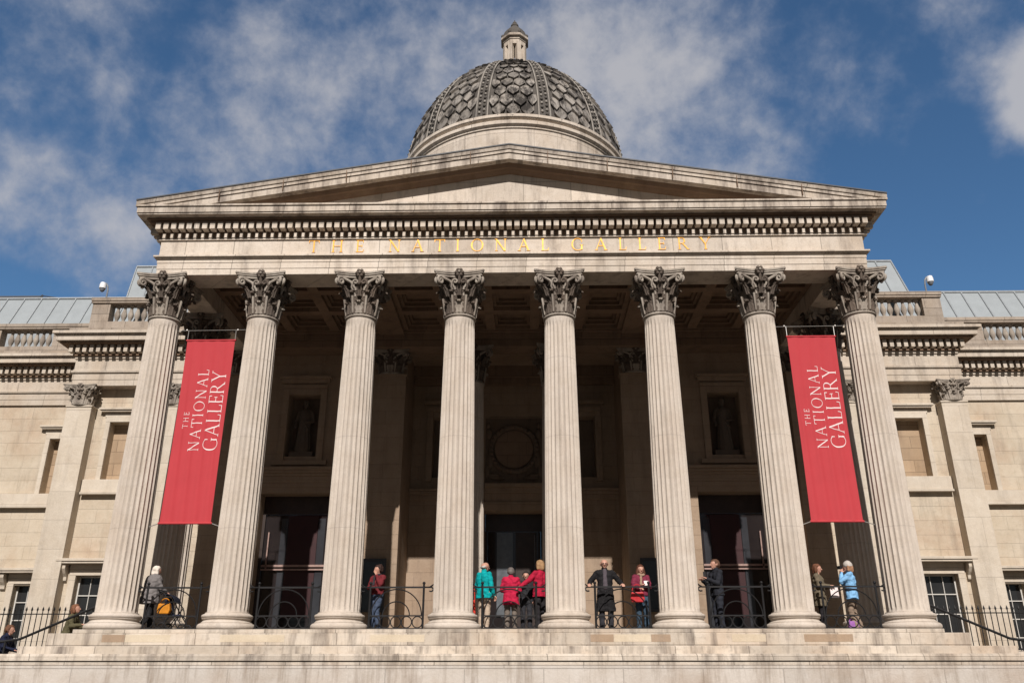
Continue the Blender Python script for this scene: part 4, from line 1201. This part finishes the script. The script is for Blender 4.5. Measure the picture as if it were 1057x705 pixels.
    if hairstyle != 'bald':
        capsule(f, hd(0, -.03, 1.605), hd(0, .015, 1.635), .100, .082); capsule(f, hd(0, -.045, 1.57), hd(0, -.03, 1.62), .088, .095)
        for s in (-1, 1): capsule(f, hd(s * .055, -.03, 1.575), hd(s * .055, .01, 1.63), .052, .05)
        if hairstyle == 'bob':
            for s in (-1, 1): capsule(f, hd(s * .07, -.02, 1.60), hd(s * .075, -.02, 1.50), .045, .045)
            capsule(f, hd(0, -.06, 1.58), hd(0, -.07, 1.50), .08, .07)
        if hairstyle == 'long':
            for s in (-1, 1):
                capsule(f, hd(s * .075, -.01, 1.60), hd(s * .095, .0, 1.46), .04, .045); capsule(f, hd(s * .095, .0, 1.46), ln((s * .10, .04, 1.28)), .045, .03)
            capsule(f, hd(0, -.07, 1.58), ln((0, -.10, 1.30)), .08, .07)
        if hairstyle == 'curly':
            rnd = random.Random(5)
            for i in range(26):
                a = rnd.uniform(pi * .95, pi * 2.05); zz = rnd.uniform(1.53, 1.70); r = .10 * sqrt(max(.1, 1 - ((zz - 1.58) / .15) ** 2))
                p = hd(r * cos(a), r * sin(a) - .01, zz); capsule(f, p, p + Vector((.005, 0, .01)), .035, .035, 8)
        if hairstyle == 'tied': capsule(f, hd(0, -.12, 1.60), hd(0, -.13, 1.58), .045, .04)
    else:
        for s in (-1, 1): capsule(f, hd(s * .082, -.03, 1.575), hd(s * .06, -.075, 1.56), .026, .03)
        capsule(f, hd(-.05, -.085, 1.56), hd(.05, -.085, 1.56), .03, .03)
    fused('hair', f, H, root, .010, folds=.008)
    if hat:
        f = MB(); capsule(f, hd(0, -.02, 1.635), hd(0, -.01, 1.66), .112, .10); capsule(f, hd(0, -.01, 1.625), hd(0, .0, 1.635), .118, .114); fused('hat', f, cloth(hat), root, .012, [(hd(0, 0, 1.60), -(HM.to_3x3() @ Vector((0, 0, 1))))])
    return root

FC = pi          # facing the camera; 0 = back to the camera; +/-pi/2 = in profile (face -x at +pi/2, face +x at -pi/2)
hands_up = dict(elL=(-.26, .05, 1.12), elR=(.26, .05, 1.12))
P = {}
P['grey'] = person('elderly woman in a grey coat and pale headscarf bending over a pushchair', (-9.42, .55, .004), -pi / 2 + .75, 1.66, jacket=(.17, .155, .15), hem=.72, trousers=(.02, .02, .022),
       hair=(.62, .55, .47), hairstyle='bob', scarf=(.50, .33, .30), lean=.14, bulk=1.62, arms=dict(elL=(-.22, .16, 1.12), wrL=(-.15, .36, 1.02), elR=(.22, .16, 1.12), wrR=(.16, .36, 1.02)),
       legs=dict(kneeL=(-.09, .12, .49), ankL=(-.09, .14, .09), ankR=(.09, -.18, .10)))
P['maroon'] = person('woman in a maroon jacket and blue jeans with a hand raised to her mouth', (-3.42, .32, .004), FC - .5, 1.64, jacket=(.13, .018, .022), hem=.93, trousers=(.055, .075, .12), hair=(.035, .018, .014), hairstyle='curly',
       scarf=(.035, .03, .034), arms=dict(elR=(.20, .10, 1.10), wrR=(-.06, .22, 1.10), elL=(-.20, .15, 1.16), wrL=(-.05, .14, 1.42)), lean=-.02, head_turn=-.3, legs=dict(kneeL=(-.06, .06, .49), kneeR=(.08, .02, .49)))
P['teal'] = person('grey haired man in a bright teal jacket and beige trousers seen from behind', (-.66, .50, .004), -.75, 1.74, jacket=(.0, .27, .28), hem=.80, trousers=(.42, .33, .25), hair=(.42, .38, .35), hairstyle='bald', bulk=1.18,
       arms=dict(elL=(-.27, -.02, 1.10), wrL=(-.20, .12, .95), elR=(.27, -.02, 1.08), wrR=(.26, .10, .86)), head_turn=-.35)
P['pink'] = person('short grey haired person in a crimson hooded jacket and grey trousers seen from behind', (.03, .55, .004), .05, 1.60, jacket=(.40, .012, .045), hem=.70, trousers=(.14, .115, .095), hair=(.13, .11, .10), bulk=1.1,
       arms=dict(elL=(-.25, .06, 1.10), wrL=(-.12, .20, 1.05), elR=(.25, .06, 1.10), wrR=(.12, .20, 1.05)))
P['child'] = person('dark haired girl in black facing out between the two red jackets', (.43, .95, .004), FC - .1, 1.54, jacket=(.022, .022, .025), hem=.88, trousers=(.03, .03, .035), hair=(.015, .012, .012), hairstyle='tied', bulk=.9,
       arms=dict(elR=(.22, .05, 1.12), wrR=(.08, .18, 1.28)))
P['red'] = person('fair haired woman in a red jacket and black trousers reaching towards the railing', (.80, .55, .004), .75, 1.78, jacket=(.34, .010, .035), hem=.82, trousers=(.02, .018, .02), hair=(.30, .18, .09), hairstyle='bob',
       arms=dict(elL=(-.32, .10, 1.18), wrL=(-.52, .18, 1.06), elR=(.24, .05, 1.10), wrR=(.20, .2, .98)), bulk=1.05)
P['black'] = person('bald man in glasses and a long black coat with both hands on the railing', (2.46, .30, .004), FC, 1.78, jacket=(.012, .011, .012), hem=.46, trousers=(.03, .03, .036), hair=(.36, .34, .33), hairstyle='bald', glasses=True,
       shirt=(.085, .07, .08), arms=dict(elL=(-.36, -.02, 1.16), wrL=(-.40, .27, 1.07), elR=(.36, -.02, 1.16), wrR=(.40, .27, 1.07)), legs=dict(kneeL=(-.11, .02, .49), ankL=(-.12, -.02, .09)))
P['bagw'] = person('long haired woman in a plum jacket and jeans with a red handbag', (3.42, .55, .004), FC + .25, 1.66, jacket=(.16, .022, .045), hem=.90, trousers=(.045, .075, .11), hair=(.085, .032, .018), hairstyle='long', scarf=(.30, .2, .14),
       arms=dict(elL=(-.20, .10, 1.12), wrL=(-.03, .22, 1.16), elR=(.25, .05, 1.13), wrR=(.14, .24, 1.08)), head_turn=-.1)
P['suit'] = person('man in a dark suit standing sideways with a phone by the right doorway', (5.42, .75, .004), pi / 2 + .35, 1.82, jacket=(.016, .017, .022), hem=.84, trousers=(.022, .024, .032), hair=(.10, .05, .03),
       arms=dict(elL=(-.22, .10, 1.10), wrL=(-.10, .32, 1.22), elR=(.22, .10, 1.10), wrR=(.10, .32, 1.20)), head_tilt=-.1)
P['olive'] = person('brown haired woman in an olive coat holding a white sheet of paper', (7.98, .45, .004), -pi / 2 - .5, 1.66, jacket=(.13, .105, .07), hem=.62, trousers=(.018, .016, .018), hair=(.13, .055, .03), hairstyle='bob', bulk=1.1,
       arms=dict(elL=(-.22, .08, 1.12), wrL=(-.08, .30, 1.10), elR=(.22, .06, 1.12), wrR=(.12, .30, 1.12)))
P['blue'] = person('woman in a pale blue jacket and grey woollen hat with hands raised to her face', (8.82, .50, .004), pi / 2 - .45, 1.70, jacket=(.19, .39, .62), hem=.78, trousers=(.23, .17, .125), hair=(.30, .16, .09), hairstyle='bob', hat=(.42, .38, .34), belt=(.03, .05, .09), bulk=1.08,
       arms=dict(elL=(-.20, .20, 1.20), wrL=(-.06, .18, 1.44), elR=(.20, .20, 1.20), wrR=(.08, .18, 1.44)), legs=dict(kneeL=(-.07, .08, .49), ankR=(.10, -.12, .09)))
P['stair1'] = person('woman in an olive green jacket climbing the left side steps, reddish hair', (-11.98, 1.6, -.90), -pi / 2 + .1, 1.68, jacket=(.085, .075, .04), hem=.85, trousers=(.03, .03, .04), hair=(.17, .075, .04), hairstyle='bob', lean=.25, head_tilt=-.25,
       arms=dict(elL=(-.22, .14, 1.12), wrL=(-.18, .38, 1.14), elR=(.22, .12, 1.12), wrR=(.18, .36, 1.16)))
P['stair2'] = person('man in a dark navy coat at the foot of the left side steps', (-13.62, 1.5, -1.52), -pi / 2 + .1, 1.76, jacket=(.012, .015, .035), hem=.70, trousers=(.02, .02, .03), hair=(.12, .055, .03), lean=.2,
       arms=dict(elL=(-.24, .14, 1.12), wrL=(-.2, .36, 1.05), elR=(.24, .14, 1.12), wrR=(.16, .36, 1.08)), bulk=1.1)

# ---- things people hold or stand by -----------------------------------------------
def bag(name, label, loc, w, d, h, mat, strap=.25, rz=0, cat='bag'):
    root = tag(empty(name, loc, rz), label, cat)
    mb = MB(); mb.prism([(-w * .42, 0), (w * .42, 0), (w * .5, h * .35), (w * .42, h), (-w * .42, h), (-w * .5, h * .35)], 'y', -d / 2, d / 2)
    mb.build('pouch', mat, root, bevel=.02)
    MB().tube([(w * .36 * cos(a), 0, h - .01 + strap * sin(a)) for a in [pi * i / 14 for i in range(15)]], .012, 6).build('strap', mat, root)
    return root
bag('red_handbag', 'shiny red handbag held in front of the long haired woman', (3.27, .24, .70), .36, .13, .25, cloth((.42, .03, .035), .35), .2)
bag('orange_bag', 'orange yellow bag hanging from the pushchair handle', (-8.90, .34, .44), .34, .15, .25, cloth((.50, .19, .015), .5), .14)
bag('purple_bag', 'small purple bag on the floor beside the woman in pale blue', (8.72, .42, .05), .26, .12, .2, cloth((.30, .12, .36), .6), .07)
bag('red_shoulder_bag', 'long red bag hanging at the left side of the man in teal', (-.98, .52, .30), .20, .12, .48, cloth((.50, .035, .02), .6), .42)
def sheet(name, label, loc, w, h, rz, tilt, cat):
    mb = MB(); n = 6; vs = []
    for b_ in (0, 1):
        for i in range(n + 1):
            u = -1 + 2 * i / n
            for v in (0, 1): vs.append((u * w / 2, .02 * u * u + b_ * .0015 + tilt * v * h, v * h))
    fs = []
    m = 2 * (n + 1)
    for i in range(n):
        a = 2 * i; fs.append((a, a + 2, a + 3, a + 1)); fs.append((m + a + 1, m + a + 3, m + a + 2, m + a))
    mb.add(vs, fs); o = mb.build(name, 'white', None, loc); o.rotation_euler = (0, 0, rz); return tag(o, label, cat)
sheet('paper', 'white sheet of paper held by the woman in the olive coat', (8.30, .22, .80), .21, .30, .1, .1, 'paper')
sheet('leaflet', 'folded white leaflet in the hand of the long haired woman', (3.54, .28, 1.12), .13, .12, .2, .3, 'leaflet')
ph = MB(); ph.box(-.035, .035, -.006, .006, 0, .14); o = ph.build('phone', 'iron', None, (5.10, .62, 1.36), bevel=.004); tag(o, 'dark phone held up by the man in the dark suit', 'phone')
o = MB().box(-.06, .06, -.03, .03, 0, .08).tube([(0, -.03, .04), (0, -.07, .04)], .03, 12).build('camera_body', 'iron', None, (8.56, .40, 1.53), bevel=.006); o.rotation_euler = (0, 0, pi / 2 + .3)
tag(o, 'small dark camera held to the face of the woman in pale blue', 'camera')

# pushchair
pc = tag(empty('pushchair', (-8.72, .62, .004), -pi / 2), 'dark pushchair with an orange bag on its handle, beside the grey coated woman', 'pushchair')
mb = MB()
for s in (-1, 1):
    mb.tube([(s * .22, -.38, 1.0), (s * .22, -.28, .98), (s * .22, .0, .55), (s * .22, .30, .14)], .014, 6); mb.tube([(s * .22, -.22, .12), (s * .22, .05, .52), (s * .22, .12, .62)], .014, 6)
mb.tube([(-.22, -.38, 1.0), (.22, -.38, 1.0)], .018, 8); mb.build('frame', 'iron', pc)
mb = MB(); mb.box(-.19, .19, -.12, .20, .38, .43); mb.prism([(-.12, .43), (-.06, .43), (-.20, .86), (-.26, .86)], 'x', -.19, .19); mb.build('seat', cloth((.02, .024, .05)), pc, bevel=.015)
mb = MB(); mb.tube([(0, -.24 + .26 * cos(a), .72 + .26 * sin(a)) for a in [radians(15 + 12 * i) for i in range(9)]], .03, 6)
hv = []; 
for i in range(9):
    a = radians(15 + 12 * i)
    for x in (-.2, .2): hv.append((x, -.22 + .28 * cos(a), .66 + .28 * sin(a)))
mb = MB().add(hv, [(2 * i, 2 * i + 1, 2 * i + 3, 2 * i + 2) for i in range(8)]); hd_ = mb.build('hood', cloth((.015, .018, .03)), pc); sm = hd_.modifiers.new('solid', 'SOLIDIFY'); sm.thickness = .015
for y, r in ((-.22, .12), (.30, .10)):
    for s in (-1, 1):
        mb = MB(); mb.tube([(s * .22, y + r * cos(a) * .85, r + r * .85 * sin(a)) for a in [2 * pi * i / 18 for i in range(19)]], .018, 6); mb.tube([(s * .22, y - r * .8, r), (s * .22, y + r * .8, r)], .006, 5); mb.build('wheel', 'iron', pc)

# statues in the two niches
def statue(x, lab):
    b = MB()
    capsule(b, (0, 0, .12), (0, 0, .75), .26, .20); capsule(b, (.05, -.06, .1), (.03, -.05, .8), .16, .13); capsule(b, (-.07, -.05, .1), (-.05, -.05, .8), .13, .12)
    capsule(b, (0, 0, .75), (0, 0, 1.22), .19, .20)
    for s in (-1, 1): capsule(b, (s * .05, 0, 1.34), (s * .18, 0, 1.32), .08, .07)
    capsule(b, (.20, 0, 1.30), (.27, -.05, 1.0), .065, .055); capsule(b, (.27, -.05, 1.0), (.10, -.2, .95), .055, .045); capsule(b, (-.20, 0, 1.30), (-.28, -.02, 1.02), .065, .055); capsule(b, (-.28, -.02, 1.02), (-.25, -.16, .80), .055, .045)
    capsule(b, (0, 0, 1.36), (0, -.01, 1.50), .065, .06); capsule(b, (0, 0, 1.58), (0, -.02, 1.62), .10, .095); capsule(b, (0, -.10, 1.58), (0, -.115, 1.56), .016, .018); capsule(b, (0, .04, 1.6), (0, .05, 1.66), .09, .08)
    for i in range(7): xx = -.18 + i * .06; capsule(b, (xx, -.17 + .3 * xx * xx, .12), (xx * .7, -.16, .72), .03, .018, 8)
    for i in range(5): capsule(b, (-.15 + i * .05, -.17, 1.2 - i * .08), (.0 + i * .04, -.19, .95 - i * .06), .022, .02, 8)
    root = tag(empty('statue', (x, YW + .27, 6.02)), lab, 'statue', 'statues in the porch niches')
    root.scale = (1.15, 1.0, 1.12)
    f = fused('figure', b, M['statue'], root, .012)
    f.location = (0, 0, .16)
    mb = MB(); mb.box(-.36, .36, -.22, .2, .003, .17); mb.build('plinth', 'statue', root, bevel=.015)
statue(-NX, 'robed stone statue standing in the left niche above the dark doorway'); statue(NX, 'robed stone statue standing in the right niche above the dark doorway')

# ================================================================== SKY, SUN
SUN_EL, SUN_AZ = radians(39), radians(1.1)      # azimuth: from the south, a touch to the right
w = bpy.data.worlds.new('World'); scene.world = w; w.use_nodes = True
nt = w.node_tree; N, L = nt.nodes, nt.links
bg = N['Background']
sky = N.new('ShaderNodeTexSky'); sky.sky_type = 'NISHITA'; sky.sun_disc = False
sky.sun_elevation = SUN_EL; sky.sun_rotation = pi - SUN_AZ
sky.air_density = 1.0; sky.dust_density = .05; sky.ozone_density = 2.5; sky.altitude = 50
tc = N.new('ShaderNodeTexCoord'); D = tc.outputs['Generated']
sepd = N.new('ShaderNodeSeparateXYZ'); L.new(D, sepd.inputs[0])
den = math_node(N, L, 'ADD', math_node(N, L, 'MAXIMUM', sepd.outputs[2], 0), .25)
cv = N.new('ShaderNodeCombineXYZ'); L.new(math_node(N, L, 'DIVIDE', sepd.outputs[0], den), cv.inputs[0]); L.new(math_node(N, L, 'DIVIDE', sepd.outputs[1], den), cv.inputs[1])
n_big = noise(N, L, D, 4.5, 10, .56, .15)
n_fine = noise(N, L, D, 26, 8, .6, .1)
CL = [((.535, .65, .55), .068, 2.3), ((.505, .70, .515), .035, 1.2), ((.46, .70, .565), .035, .35), ((.17, .751, .638), .17, .62), ((.087, .791, .606), .13, .45), ((.255, .775, .578), .10, .48), ((.021, .754, .657), .12, .36),
      ((-.462, .65, .604), .10, .5), ((-.427, .684, .591), .06, .3), ((-.49, .75, .44), .10, .72), ((-.44, .80, .40), .08, .40), ((-.225, .739, .635), .11, .50), ((-.133, .779, .613), .09, .42), ((-.306, .741, .598), .07, .42),
      ((.391, .721, .572), .04, .3), ((.42, .666, .617), .03, .62), ((-.36, .784, .504), .09, .30), ((.40, .82, .40), .2, -.35), ((-.40, .71, .545), .04, -.3)]
bias = None
for d, r, a in CL:
    v = Vector(d).normalized()
    dp = N.new('ShaderNodeVectorMath'); dp.operation = 'DOT_PRODUCT'; nrm = N.new('ShaderNodeVectorMath'); nrm.operation = 'NORMALIZE'
    L.new(D, nrm.inputs[0]); L.new(nrm.outputs[0], dp.inputs[0]); dp.inputs[1].default_value = v
    e = math_node(N, L, 'EXPONENT', math_node(N, L, 'MULTIPLY', math_node(N, L, 'SUBTRACT', dp.outputs['Value'], 1), 2 / (r * r)))
    e = math_node(N, L, 'MULTIPLY', e, a)
    bias = e if bias is None else math_node(N, L, 'ADD', bias, e)
n_mid = noise(N, L, D, 10, 10, .58, .15)
cen = lambda n, k: math_node(N, L, 'MULTIPLY', math_node(N, L, 'SUBTRACT', n, .5), k)
tot = math_node(N, L, 'ADD', math_node(N, L, 'ADD', cen(n_big, 2.0), math_node(N, L, 'ADD', cen(n_mid, 1.8), cen(n_fine, 1.1))), bias)
cl = N.new('ShaderNodeMapRange'); cl.interpolation_type = 'SMOOTHSTEP'; cl.inputs[1].default_value = -.05; cl.inputs[2].default_value = 1.3
L.new(tot, cl.inputs[0])
# clouds kept to the north, left out behind the camera to cut fill light
north = N.new('ShaderNodeMapRange'); north.inputs[1].default_value = -.1; north.inputs[2].default_value = .35; L.new(sepd.outputs[1], north.inputs[0])
fac = math_node(N, L, 'MULTIPLY', math_node(N, L, 'MULTIPLY', cl.outputs[0], .80), north.outputs[0])
SKYGAIN = (.66, .92, 1.06)
skyc = mixc(N, L, 1.0, sky.outputs[0], SKYGAIN, 'MULTIPLY')
cc = mixc(N, L, cl.outputs[0], (3.3, 3.8, 5.0), (6.0, 5.9, 6.1))
skyc = mixc(N, L, fac, skyc, cc)
# added grey over the unseen southern sky, dimming and neutralising the fill light
south = N.new('ShaderNodeMapRange'); south.inputs[1].default_value = .12; south.inputs[2].default_value = -.25; south.inputs[3].default_value = 0; south.inputs[4].default_value = .9
L.new(sepd.outputs[1], south.inputs[0])
south_fill = mixc(N, L, n_mid, (1.0, .95, .9), (2.2, 2.05, 1.9))
L.new(mixc(N, L, south.outputs[0], skyc, south_fill), bg.inputs['Color'])
bg.inputs['Strength'].default_value = .08

sd = bpy.data.lights.new('sun', 'SUN'); so = bpy.data.objects.new('sun', sd); COL.objects.link(so)
sd.energy = 5.0; sd.angle = radians(.5); sd.color = (1.0, .94, .895)
dirv = Vector((-sin(SUN_AZ) * cos(SUN_EL), cos(SUN_AZ) * cos(SUN_EL), -sin(SUN_EL)))     # direction the light travels
so.rotation_euler = dirv.to_track_quat('-Z', 'Y').to_euler(); so.location = (5, -60, 50)

vs = scene.view_settings
vs.view_transform = 'Standard'; vs.look = 'None'; vs.exposure = 0.16; vs.gamma = 1.0; vs.use_curve_mapping = False
scene.render.engine = 'CYCLES'
scene.cycles.max_bounces = 6; scene.cycles.diffuse_bounces = 4; scene.cycles.glossy_bounces = 3
scene.cycles.use_denoising = True
